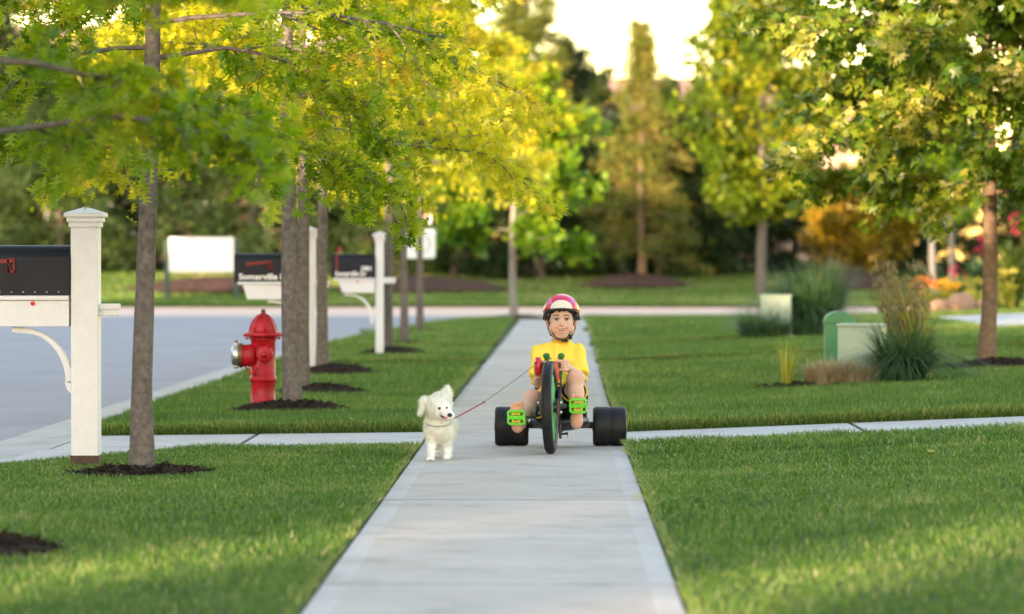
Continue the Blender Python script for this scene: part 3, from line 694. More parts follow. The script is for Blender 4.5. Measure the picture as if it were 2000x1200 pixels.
def edge_grass(yb, x0, x1, n, w, label):
    n = int(n * 1.6)
    x = rng.uniform(x0, x1, n); zz = rng.uniform(-.012, .05, n); P = np.stack([x, np.full(n, yb) - rng.uniform(0, .012, n), gz(x, np.full(n, yb)) + zz], -1)
    t = np.clip(rng.normal(.68, .25, n) - .2 * (zz < .01), 0, 1); lean = np.zeros((n, 3)); lean[:, 1] = -rng.uniform(0, .8, n)
    tag(blades(None, 'edge_grass', ML_GRASS, P, .045 * rng.uniform(.5, 1.2, n), w, .5, 1, t, 1, .3, lean), label, 'grass', kind='stuff')
for (a, b), nn, w in zip(PATHS, (3200, 1700, 1500, 1200), (.005, .008, .009, .011)):
    lab = ('nearest', 'second', 'third', 'farthest')[PATHS.index((a, b))]
    edge_grass(b + .01, -3.05, -.82, nn, w, 'trimmed verge edge along the %s crossing walk' % lab); edge_grass(b + .01, .42, .127 * b + .6, int(nn * (.127 * b + .2) / 2.2), w, 'trimmed lawn edge along the %s crossing walk' % lab)
n = 60000; x = rng.uniform(-16, 16, n); y = 89.2 + 19 * rng.uniform(0, 1, n) ** 1.6
ok = np.ones(n, bool)
for mx, my, rx, ry in MOUNDS: ok &= ((x - mx) / rx) ** 2 + ((y - my) / ry) ** 2 > 1
x, y = x[ok], y[ok]
tag(blades(None, 'berm_grass', ML_GRASS, np.stack([x, y, berm_z(x, y) - .01], -1), .09 * rng.uniform(.6, 1.3, len(x)), .03, .8, 1, np.clip(.58 + .25 * vnoise(x, y, 2, 3) + rng.normal(0, .2, len(x)), 0, 1)), 'yellow green grass on the berm across the cross street', 'grass', kind='stuff')
# fallen leaves on the walk and the grass
for i, (lx, ly, on) in enumerate(((1.98, 19.3, 'the right lawn'), (2.35, 17.6, 'the front right lawn'), (-1.35, 24.1, 'the verge edge beyond the crossing walk'), (.36, 17.2, 'the sidewalk beside the right lawn'))):
    zz = (0 if -.805 < lx < .41 else float(gz(lx, ly) + LT(ly)) + .04) + .006
    me = leaves_mesh('leaf', np.array([(lx, ly, zz)]), rng.normal(0, 1, (1, 3)) * np.array([1, 1, .15]), np.array([(.15, -.35, 1.)]), np.array([.07]), np.array([.95]), 'oak')
    tag(link('fallen_leaf', me, ML_OAKY, at=(lx, ly, zz)), 'small fallen oak leaf lying on %s' % on, 'leaf', 'fallen leaves')
# ------------------------------------------------------------------ mailboxes
M_BOX = mat('mailbox_black', (.009, .013, .022), .45, .18, var=.35, vscale=6)
M_FLAG = mat('flag_red', (.22, .012, .015), .5, .4)
M_BROWN = mat('brown_sleeve', (.075, .04, .032), .7, .3, var=.3, vscale=14, bump=.6, bscale=40)
M_REDDOT = mat('reflector_red', (.7, .015, .01), .4)
M_LETTER = mat('letter_white', (.8, .8, .8), .6)
def text_mesh(name, s, size, loc, parent, m, bold=.0, rot=(math.pi / 2, 0, 0), sx=1):
    cu = bpy.data.curves.new('t', 'FONT'); cu.body = s; cu.size = size; cu.offset = bold; cu.extrude = .0008; cu.resolution_u = 3
    ob = bpy.data.objects.new('t', cu); COL.objects.link(ob)
    dg = bpy.context.evaluated_depsgraph_get(); me = bpy.data.meshes.new_from_object(ob.evaluated_get(dg))
    bpy.data.objects.remove(ob); me.name = name
    me.transform(Matrix.Translation(loc) @ Euler(rot).to_matrix().to_4x4() @ Matrix.Diagonal((sx, 1, 1, 1)))
    return link(name, me, m, parent)
def mailbox(x, y, label, flag='down', number=None, street=None, sleeve=True, pw=.148, bl=.618, zo=0.0):
    z = L_(x, y) + .005
    root = empty('mailbox', (x, y, z), label, 'mailbox', 'white post mailboxes along the kerb')
    p = MB(); p.box((x, y, z + .685), (pw, pw, 1.29)); po = p.build('post', M_WHITE, root, bevel=.006)
    e_ = pw - .148; c = MB(); c.box((x, y, z + 1.335), (.168 + e_, .168 + e_, .03)); c.box((x, y, z + 1.362), (.188 + e_, .188 + e_, .028)); c.box((x, y, z + 1.386), (.215 + e_, .215 + e_, .022))
    h = .108 + e_ / 2; zt = z + 1.397
    c.add([(x - h, y - h, zt), (x + h, y - h, zt), (x + h, y + h, zt), (x - h, y + h, zt), (x, y, zt + .035)], [(0, 1, 4), (1, 2, 4), (2, 3, 4), (3, 0, 4)])
    c.build('cap', M_WHITE, po, bevel=.003)
    if sleeve: s = MB(); s.box((x, y, z + .03), (.156, .156, .10)); s.build('sleeve', M_BROWN, root, bevel=.004)
    a = MB(); a.box((x + .085, y, z + .888), (.20, .066, .031)); a.box((x + .083, y, z + .854), (.19, .06, .031)); a.build('cross_arm', M_WHITE, root, bevel=.004)
    z = z + zo
    # support tray and its top board
    xl, xr = x - .082 - bl, x - pw / 2 - .008
    t = MB(); t.prism([(xr, z + .742), (xl + .09, z + .742), (xl + .045, z + .885), (xr, z + .885)], .17, T(0, y, 0, math.pi / 2, 0, 0) @ Matrix.Identity(4)); 
    t.build('tray', M_WHITE, root, bevel=.004)
    b = MB(); b.box(((xl + xr) / 2, y, z + .898), (xr - xl + .0, .20, .024)); b.build('board', M_WHITE, root, bevel=.003)
    # curved bracket
    q = MB(); pts = []
    for i in range(13):
        f = i / 12; th = f * math.pi / 2
        pts.append((x - .36 + .29 * math.sin(th), z + .735 - .30 * (1 - math.cos(th))))
    inner = []
    for i in range(13):
        f = i / 12; th = f * math.pi / 2
        inner.append((x - .33 + .222 * math.sin(th) , z + .705 - .265 * (1 - math.cos(th))))
    poly = [(x - .40, z + .735)] + pts + [(x - .075, z + .40)] + [(x - .105, z + .41)] + inner[::-1] + [(x - .40, z + .715)]
    for i in range(len(pts) - 1):
        a0, a1, b0, b1 = pts[i], pts[i + 1], inner[i], inner[i + 1]
        q.prism([a0, b0, b1, a1], .07, T(0, y, 0, math.pi / 2, 0, 0))
    q.prism([(x - .40, z + .738), (x - .40, z + .712), (x - .33, z + .705), (x - .36, z + .738)][::-1], .07, T(0, y, 0, math.pi / 2, 0, 0))
    q.prism([(x - .115, z + .44), (x - .098, z + .395), (x - .074, z + .375), (x - .072, z + .445)], .07, T(0, y, 0, math.pi / 2, 0, 0))
    q.build('bracket', M_WHITE, root)
    # box with rounded roof, long side to the viewer
    zb = z + .912; hh = .272; rr = .085; m = MB(); prof = [(-rr, 0)]
    for i in range(13): th = math.pi * i / 12; prof.append((-rr * math.cos(th), hh - rr + rr * math.sin(th)))
    prof.append((rr, 0)); x0, x1 = xl - .02, x - pw / 2 - .004
    V = [(X, y + a_, zb + b_) for X in (x0, x1) for a_, b_ in prof]; k_ = len(prof)
    m.add(V, [tuple(range(k_)), tuple(range(2 * k_ - 1, k_ - 1, -1))] + [(i, k_ + i, k_ + (i + 1) % k_, (i + 1) % k_) for i in range(k_)])
    bo = m.build('box', M_BOX, root, bevel=.004)
    d = MB(); V = [(X, y + a_ * 1.06, zb + b_ * 1.02 - .002) for X in (x0 - .018, x0 + .012) for a_, b_ in prof]
    d.add(V, [tuple(range(k_)), tuple(range(2 * k_ - 1, k_ - 1, -1))] + [(i, k_ + i, k_ + (i + 1) % k_, (i + 1) % k_) for i in range(k_)]); d.build('door', M_BOX, root)
    for i in range(6): rv = MB(); rv.ell((x1 - .06 - i * .064, y - rr - .001, zb + .018), (.004, .003, .004), 8, 5); rv.build('rivet', M_STEEL, bo)
    if number: text_mesh('number', number, .068, (x1 - .165, y - rr - .004, zb + .085), bo, M_LETTER, .002)
    if street: text_mesh('lettering', street, .078, (x0 + .03, y - rr - .004, zb + .022), bo, M_LETTER, .0022, sx=1.12 * bl / .6)
    f = MB(); yf = y - rr - .010
    if flag == 'down':
        fx = x0 + .10; fz = zb + .155
        f.prism([(fx, fz), (fx + .24, fz + .025), (fx + .24, fz + .045), (fx, fz + .025)], .006, T(0, yf, 0, math.pi / 2, 0, 0))
        e0, e1, g0, g1 = fx + .205, fx + .243, fz - .03, fz + .048
        for (ca, cb_, da, db) in ((e0 + .004, fz + .009, .010, .078), (e1 - .002, fz + .009, .010, .078), ((e0 + e1) / 2, g0 + .004, .048, .012)):
            f.box((ca, yf, cb_), (da, .006, db))
        f.prism([(e0, g0), (e0 + .02, g0), (e0, g0 + .05)], .006, T(0, yf, 0, math.pi / 2, 0, 0))
    else:
        fx = x0 + .05; fz = zb + .09
        f.box((fx, yf, fz + .12), (.022, .006, .26)); f.box((fx + .02, yf, fz + .235), (.065, .006, .045))
    f.build('flag', M_FLAG, root)
    r_ = MB(); r_.lathe([(.0, 0), (.0125, 0), (.0125, .006), (0, .009)], 14, T(x1 - .14 - .06, y - .086, z + .868, math.pi / 2, 0, 0)); r_.build('reflector', M_REDDOT, root)
    return root
mb1 = mailbox(-2.56, 20.05, 'large white mailbox post with black box at the left picture edge', zo=.038)
mb2 = mailbox(-2.36, 35.3, 'white post mailbox with street lettering, behind the hydrant oak', number='1', street='Somerville Dr', sleeve=False, pw=.112, bl=.60, zo=-.012)
mb3 = mailbox(-2.01, 42.0, 'farthest white mailbox with raised red flag', 'up', '1881', 'Somerville Dr', sleeve=False, pw=.09, bl=.43, zo=-.012)

# ------------------------------------------------------------------ hydrant
M_HYD = mat('hydrant_red', (.40, .006, .012), .48, .4, var=.35, vscale=11, coat=.05, bump=.15, bscale=90)
def hydrant(x, y):
    z = L_(x, y) + .02; root = empty('fire_hydrant', (x, y, z), 'red fire hydrant standing in the grass beside the mulch', 'hydrant')
    m = MB(); m.lathe([(.0, 0), (.118, 0), (.118, .018), (.088, .022), (.088, .20), (.092, .205), (.098, .21), (.098, .235), (.090, .24), (.089, .50), (.098, .51), (.10, .535), (.0, .535)], 32, T(x, y, z)); m.build('barrel', M_HYD, root, smooth=True)
    bn = MB(); bn.lathe([(.10, .532), (.142, .532), (.150, .545), (.142, .558), (.102, .566), (.098, .585), (.088, .615), (.070, .650), (.050, .675), (.034, .688), (.030, .700), (.0, .702)], 32, T(x, y, z))
    bo = bn.build('bonnet', M_HYD, root, smooth=True)
    for i in range(8):
        a = i * math.pi / 4 + .2; pr = [(.101, .566), (.089, .615), (.071, .65), (.035, .688)]
        rb = MB(); rb.tube([(x + r_ * math.cos(a), y + r_ * math.sin(a), z + h) for r_, h in pr], .008, 6); rb.build('rib', M_HYD, bo, smooth=True)
    nt_ = MB(); nt_.lathe([(.018, .70), (.017, .725), (.012, .73), (0, .731)], 5, T(x, y, z)); nt_.build('operating_nut', mat('rusty_nut', (.10, .03, .02), .7), root)
    for i in range(8):
        a = i * math.pi / 4 + .1; fb = MB(); fb.lathe([(.0, 0), (.012, 0), (.012, .014), (0, .016)], 6, T(x + .115 * math.cos(a), y + .115 * math.sin(a), z + .512)); fb.build('bolt', M_HYD, root)
        fb = MB(); fb.lathe([(.0, 0), (.013, 0), (.013, .018), (0, .02)], 6, T(x + .103 * math.cos(a), y + .103 * math.sin(a), z + .018)); fb.build('bolt', M_HYD, root)
    # pumper nozzle to the left with steel storz cap
    p = MB(); M = T(x - .05, y - .02, z + .395, 0, -math.pi / 2, 0)
    p.lathe([(.085, 0), (.082, .055), (.078, .085), (.084, .09), (.084, .10), (0, .10)], 24, M); p.build('pumper_nozzle', M_HYD, root, smooth=True)
    g_ = MB(); g_.lathe([(.0, .10), (.088, .10), (.09, .105), (.09, .122), (.0, .122)], 24, M); g_.build('gasket_ring', mat('bronze_ring', (.16, .11, .06), .5, metal=.7), root, smooth=False)
    c = MB(); c.lathe([(.0, .122), (.075, .122), (.078, .13), (.074, .165), (.055, .178), (.0, .18)], 24, M)
    for i in range(2):
        a = math.pi / 2 + i * math.pi; c.box((x - .05 - .145, y - .02 + .08 * math.cos(a), z + .395 + .08 * math.sin(a)), (.03, .03, .03))
    c.build('steel_cap', mat('storz_steel', (.55, .56, .55), .3, metal=.9), root, smooth=True)
    lug = MB(); lug.lathe([(0, 0), (.011, 0), (.011, .03), (0, .03)], 8, T(x - .195, y - .02, z + .475)); lug.build('cap_lug', M_HYD, root)
    # hose nozzle facing the viewer
    hn = MB(); M = T(x + .02, y - .05, z + .405, math.pi / 2, 0, 0)
    hn.lathe([(.058, 0), (.056, .055), (.062, .06), (.062, .085), (.055, .092), (.03, .095), (.022, .097), (.022, .118), (0, .12)], 20, M); hn.build('hose_nozzle', M_HYD, root, smooth=True)
    ch = MB(); ch.tube([(x + .0, y - .14, z + .35), (x - .03, y - .12, z + .30), (x - .06, y - .10, z + .26), (x - .10, y - .06, z + .27), (x - .13, y - .04, z + .32)], .006, 6); ch.build('chain', M_HYD, root, smooth=True)
    return root
hydrant(-2.135, 26.85)

# ------------------------------------------------------------------ signs
M_SIGNW = mat('sign_white', (.78, .78, .78), .5, .3, var=.03, vscale=4)
M_GPOST = mat('sign_post_green', (.012, .05, .045), .5, .4, var=.3, vscale=8)
sx, sy = -8.85, 92.0; sz = float(berm_z(np.array(sx), np.array(sy)))
sg = empty('sign_board', (sx, sy, sz), 'blank white sign board on two dark green posts across the street', 'sign')
m = MB(); m.box((sx, sy - .06, sz + 1.13), (1.60, .05, .86)); m.build('board', M_SIGNW, sg, bevel=.003)
for s in (-1, 1): m = MB(); m.box((sx + s * .87, sy, sz + .72), (.11, .11, 1.56)); m.build('post', M_GPOST, sg, bevel=.008)
sx, sy = -2.35, 64.0; sz = float(gz(sx, sy)) + .02
sg = empty('emblem_sign', (sx, sy, sz), 'white square sign with grey round emblem and arrow strokes on a thin post', 'sign')
m = MB(); m.box((sx, sy + .03, sz + .95), (.05, .04, 1.92)); m.build('post', mat('galvanised_post', (.25, .25, .25), .5, metal=.6), sg)
M = T(sx, sy - .005, sz + 1.385, math.pi / 2, 0, 0)
def rrect(w, h, r, n=5):
    P = []
    for cx, cy, a0 in ((w - r, h - r, 0), (-w + r, h - r, 90), (-w + r, -h + r, 180), (w - r, -h + r, 270)):
        for i in range(n + 1): a = R(a0 + 90 * i / n); P.append((cx + r * math.cos(a), cy + r * math.sin(a)))
    return P
m = MB(); m.prism(rrect(.262, .262, .05), .004, M); pl = m.build('plate', mat('sign_rim_green', (.35, .5, .42), .5), sg)
m = MB(); m.prism(rrect(.245, .245, .045), .004, M @ Matrix.Translation((0, 0, .0045))); m.build('face', M_SIGNW, pl)
M_EMB = mat('emblem_grey', (.55, .56, .56), .6); m = MB()
for i in range(28):
    a, b = 2 * math.pi * i / 28, 2 * math.pi * (i + 1) / 28
    m.prism([(.125 * math.cos(a), .16 * math.sin(a)), (.19 * math.cos(a), .20 * math.sin(a)), (.19 * math.cos(b), .20 * math.sin(b)), (.125 * math.cos(b), .16 * math.sin(b))], .002, M @ Matrix.Translation((0, 0, .0085)))
m.prism([(-.06, -.12), (-.035, -.12), (.085, .10), (.06, .10)], .002, M @ Matrix.Translation((0, 0, .0082)))
m.build('emblem', M_EMB, pl)
m = MB(); m.prism([(.0, -.02), (.13, -.13), (.15, .06), (.02, .11)], .004, T(sx + .05, sy - .01, sz + 1.83, math.pi / 2, 0, 0)); up = m.build('upper_plate', M_SIGNW, sg)
m = MB(); m.prism([(.02, .0), (.085, -.06), (.095, .05), (.03, .085)], .004, T(sx + .05, sy - .0145, sz + 1.83, math.pi / 2, 0, 0)); m.build('red_panel', mat('panel_red', (.55, .05, .05), .5), up)

# ------------------------------------------------------------------ utility boxes and ornamental grasses
M_DOME = mat('pedestal_green', (.05, .25, .11), .45, .4, var=.12, vscale=6)
M_PALE = mat('transformer_pale_green', (.36, .45, .34), .55, .35, var=.08, vscale=7)
def pedestal(x, y):
    z = L_(x, y); root = empty('utility_pedestal', (x, y, z), 'green round topped utility pedestal behind the pale green box', 'utility box')
    def prof(w, h, e=0):
        P = [(-w, 0), (w, 0), (w, h - w * .72)]
        for i in range(1, 14): a = math.pi * i / 14; P.append((w * math.cos(a), h - w * .72 + w * .72 * math.sin(a)))
        return P + [(-w, h - w * .72)]
    m = MB(); m.prism(prof(.128, .535), .20, T(x, y, z, math.pi / 2, 0, 0)); b = m.build('housing', M_DOME, root, bevel=.012)
    m = MB(); P = prof(.137, .545); P = [(a, max(b_, .43)) for a, b_ in P]; m.prism(P, .22, T(x, y, z, math.pi / 2, 0, 0)); m.build('hood', M_DOME, root, bevel=.012)
def transformer(x, y, w, h, d, rz, label, sticker):
    z = L_(x, y); root = empty('transformer_box', (x, y, z), label, 'utility box')
    E = Euler((0, 0, rz))
    def place(mb, c, dd, t=1.0): return mb.box((x + math.cos(rz) * c[0] - math.sin(rz) * c[1], y + math.sin(rz) * c[0] + math.cos(rz) * c[1], z + c[2]), dd, E, t)
    m = MB(); place(m, (0, 0, h / 2 - .01), (w, d, h - .03)); m.build('cabinet', M_PALE, root, bevel=.008)
    m = MB(); place(m, (0, 0, h - .012), (w + .025, d + .025, .028)); m.build('lid', M_PALE, root, bevel=.01)
    m = MB(); place(m, (0, 0, .02), (w + .1, d + .1, .05)); m.build('pad', M_GUT, root, bevel=.006)
    if sticker:
        m = MB(); place(m, (-w / 2 - .003, -d * .22, h * .72), (.004, .07, .055)); m.build('orange_sticker', mat('sticker_orange', (.85, .22, .02), .5), root)
        m = MB(); place(m, (-w / 2 - .003, -d * .22, h * .50), (.004, .07, .12)); m.build('white_sticker', M_LETTER, root)
        m = MB(); place(m, (-w / 2 - .003, -d * .10, h * .50), (.004, .02, .24)); m.build('orange_sticker', MATS['sticker_orange'], root)
pedestal(2.56, 33.4)
transformer(2.68, 32.3, .38, .445, .34, -.24, 'pale green transformer box with orange sticker', True)
transformer(2.78, 46.6, .38, .56, .3, -.1, 'distant pale green transformer box half hidden in tall grass', False)

def clump(x, y, n, ln, w, spread, m, name, label, droop=.5, r0=.12, lean=(0, 0), cat='grass', seg=7, t0=.5):
    z = L_(x, y); root = empty('ornamental_grass' if not name else name, (x, y, z), label, cat)
    a = rng.uniform(0, 2 * np.pi, n); rr = r0 * np.sqrt(rng.uniform(0, 1, n))
    P = np.stack([x + rr * np.cos(a), y + rr * np.sin(a), np.full(n, z)], -1)
    out = a + rng.normal(0, .5, n); sp = spread * rng.uniform(.18, 1.1, n)
    L = ln * rng.uniform(.55, 1.1, n); u = np.linspace(0, 1, seg)[None, :, None]
    h = np.stack([np.cos(out), np.sin(out), np.zeros(n)], -1)[:, None] * sp[:, None, None]
    Q = P[:, None] + L[:, None, None] * (np.array([0, 0, 1.0]) * (u - droop * sp[:, None, None] * u ** 2.4 * 1.1) + h * u ** 1.5 * .9 + np.array([lean[0], lean[1], 0]) * u ** 1.3)
    s = np.stack([-np.sin(out), np.cos(out), np.zeros(n)], -1)[:, None]
    s = s * np.cos(.5) + np.array([0, 0, 0]); ww = w * (1 - u ** 2) * .5 + .0004
    V = np.concatenate([Q - s * ww, Q + s * ww], 1)
    i = np.arange(n)[:, None, None] * 2 * seg; j = np.arange(seg - 1)[None, :, None]
    F = (i + j + np.array([0, 1, seg + 1, seg])[None, None]).reshape(-1, 4)
    t = np.clip(t0 + rng.normal(0, .2, n), 0, 1)
    link('blades', arr_mesh('blades', V.reshape(-1, 3), None, F, {'tint': np.repeat(t, 2 * seg)}), m, root)['kind'] = 'stuff'
    return root, Q
ML_BLUEG = leaf_mat('grass_blue_green', [(0, (.02, .06, .03)), (.6, (.06, .14, .06)), (1, (.15, .22, .09))], .25, 1.1)
ML_DRY = leaf_mat('grass_dried', [(0, (.26, .18, .11)), (.6, (.48, .36, .25)), (1, (.60, .49, .36))], .3, 1.1)
ML_YEL = leaf_mat('grass_yellow', [(0, (.22, .25, .03)), (.6, (.42, .40, .06)), (1, (.55, .48, .12))], .35, 1.2)
ML_PLUME = leaf_mat('grass_plume', [(0, (.16, .13, .06)), (.6, (.28, .23, .12)), (1, (.36, .28, .2))], .35, 1.1)
clump(2.76, 29.4, 1500, .74, .009, 1.15, ML_BLUEG, None, 'blue green ornamental grass clump right of the pale transformer box', .78, .16)
pl, Q = clump(2.93, 29.7, 100, .90, .010, .24, ML_YEL, 'plume_grass', 'tall grass stalks with feathery plumes leaning left above the clump', .2, .10, (-.20, 0))
tp = Q[:, -3:].reshape(-1, 3); k_ = rng.integers(0, len(tp), 5000); P = tp[k_] + rng.normal(0, .014, (5000, 3)); 
blades(pl, 'plumes', ML_PLUME, P, .04, .007, .5, 1, lean=np.tile([-.5, 0, .4], (5000, 1)))['kind'] = 'stuff'
clump(2.17, 29.3, 700, .27, .010, .75, ML_DRY, None, 'dried tan grass clump in front of the green pedestal', .35, .17)
clump(2.36, 29.3, 600, .25, .009, .7, ML_DRY, None, 'dried tan grass clump in front of the pale transformer box', .35, .17)
clump(1.83, 29.25, 30, .50, .014, .35, ML_YEL, 'iris_plant', 'thin yellow green spiky plant alone on the mulch strip', .25, .035, cat='plant')
clump(3.15, 47.2, 1800, 1.1, .016, 1.05, ML_BLUEG, None, 'big blue green ornamental grass clump round the distant box', .70, .28)
clump(2.62, 46.25, 700, .50, .014, 1.0, ML_BLUEG, None, 'low blue green grass in front of the distant box', .6, .3)
clump(3.35, 47.1, 800, 1.05, .018, .6, ML_BLUEG, None, 'tall right half of the distant ornamental grass with faded tips', .4, .2)
clump(3.45, 47.4, 120, 1.15, .012, .35, ML_PLUME, 'plume_grass', 'faded brown plumes on top of the distant ornamental grass', .3, .12)

# ------------------------------------------------------------------ flower bed on the right
def flower(x, y, h, colr, label, n=60, leafm=None, spread=.35, size=.07, name='flowering_plant', nl=120, t0=.5):
    z = L_(x, y); root = empty(name, (x, y, z), label, 'flower')
    a = rng.uniform(0, 2 * np.pi, nl); r_ = spread * np.sqrt(rng.uniform(0, 1, nl)); 
    P = np.stack([x + r_ * np.cos(a) * .6, y + r_ * np.sin(a) * .6, z + h * .55 * rng.uniform(0, .9, nl)], -1)
    blades(root, 'leaves', leafm or ML_BLUEG, P, h * .45, .06, .8, 1, seg=2)['kind'] = 'stuff'
    a = rng.uniform(0, 2 * np.pi, n); r_ = spread * np.sqrt(rng.uniform(0, 1, n)); P = np.stack([x + r_ * np.cos(a), y + r_ * np.sin(a), z + h * rng.uniform(.82, 1.08, n)], -1)
    D = rng.normal(0, 1, (n, 3)); D[:, 2] += .8
    cm = leaf_mat('petal_%s_%d' % (name, int(x * 10)), [(0, tuple(c * .8 for c in colr)), (1, colr)], .35, 1.0)
    link('blossoms', leaves_mesh('blossoms', P, D, rng.normal(0, 1, (n, 3)), size * rng.uniform(.8, 1.4, n), rng.uniform(0, 1, n), 'simple'), cm, root)['kind'] = 'stuff'
PINK, RED, ORG_, YLW, PEACH = (.75, .03, .13), (.6, .05, .05), (.8, .22, .04), (.8, .45, .04), (.75, .36, .16)
flower(7.45, 64.5, 1.25, PINK, 'tall pink canna left of the large maple trunk', 26, None, .13, .07, 'canna_plant', 90)
flower(8.05, 64.8, 1.6, PINK, 'tallest pink canna right of the large maple trunk', 26, ML_BUSH, .10, .075, 'canna_plant', 160)
flower(8.75, 65.2, 1.75, (.8, .12, .08), 'red canna at the very right picture edge', 26, ML_BUSH, .12, .075, 'canna_plant', 160)
flower(7.0, 64.6, .78, PINK, 'low pink flowers behind the orange ones', 30, None, .18, .06)
flower(6.35, 63.4, .58, ORG_, 'orange flowers at the left end of the flower bed', 70, ML_YEL, .25, .09)
flower(6.75, 63.6, .50, YLW, 'yellow orange flowers in the middle of the flower bed', 70, ML_YEL, .25, .09)
flower(7.25, 63.8, .55, (.45, .4, .06), 'yellow green plants beside the maple trunk', 60, ML_YEL, .35, .08)
flower(7.75, 64.0, .70, (.5, .45, .08), 'green yellow plants right of the maple trunk', 60, ML_YEL, .3, .08)
flower(6.1, 62.6, .36, PEACH, 'small peach tuft left of the boulders', 50, ML_DRY, .12, .07)
flower(8.25, 61.2, .42, PEACH, 'peach coloured flower clump at the right picture edge', 120, ML_DRY, .34, .09)
M_ROCK = mat('boulder_pink', (.32, .2, .14), .9, .2, var=.3, vscale=5, bump=.8, bscale=14)
for i, (bx, by, r1, r2, lb) in enumerate(((6.5, 62.4, .20, .15, 'pinkish boulder at the left end of the bed edging'), (6.86, 62.3, .26, .21, 'largest pinkish boulder of the bed edging'), (7.25, 62.4, .20, .14, 'pinkish boulder next to the maple trunk'))):
    t = MB(); t.ell((bx, by, L_(bx, by) + r2 * .7), (r1, r1 * .8, r2), 14, 9)
    t.v = [tuple(np.array(p) + (np.array(p) - np.array((bx, by, L_(bx, by) + r2 * .7))) * .16 * math.sin(9 * p[0] + 4 * i) * math.cos(8 * p[2] + 5 * p[1])) for p in t.v]
    tag(t.build('boulder', M_ROCK, smooth=True, at=(bx, by, L_(bx, by))), lb, 'rock', 'boulders edging the flower bed')
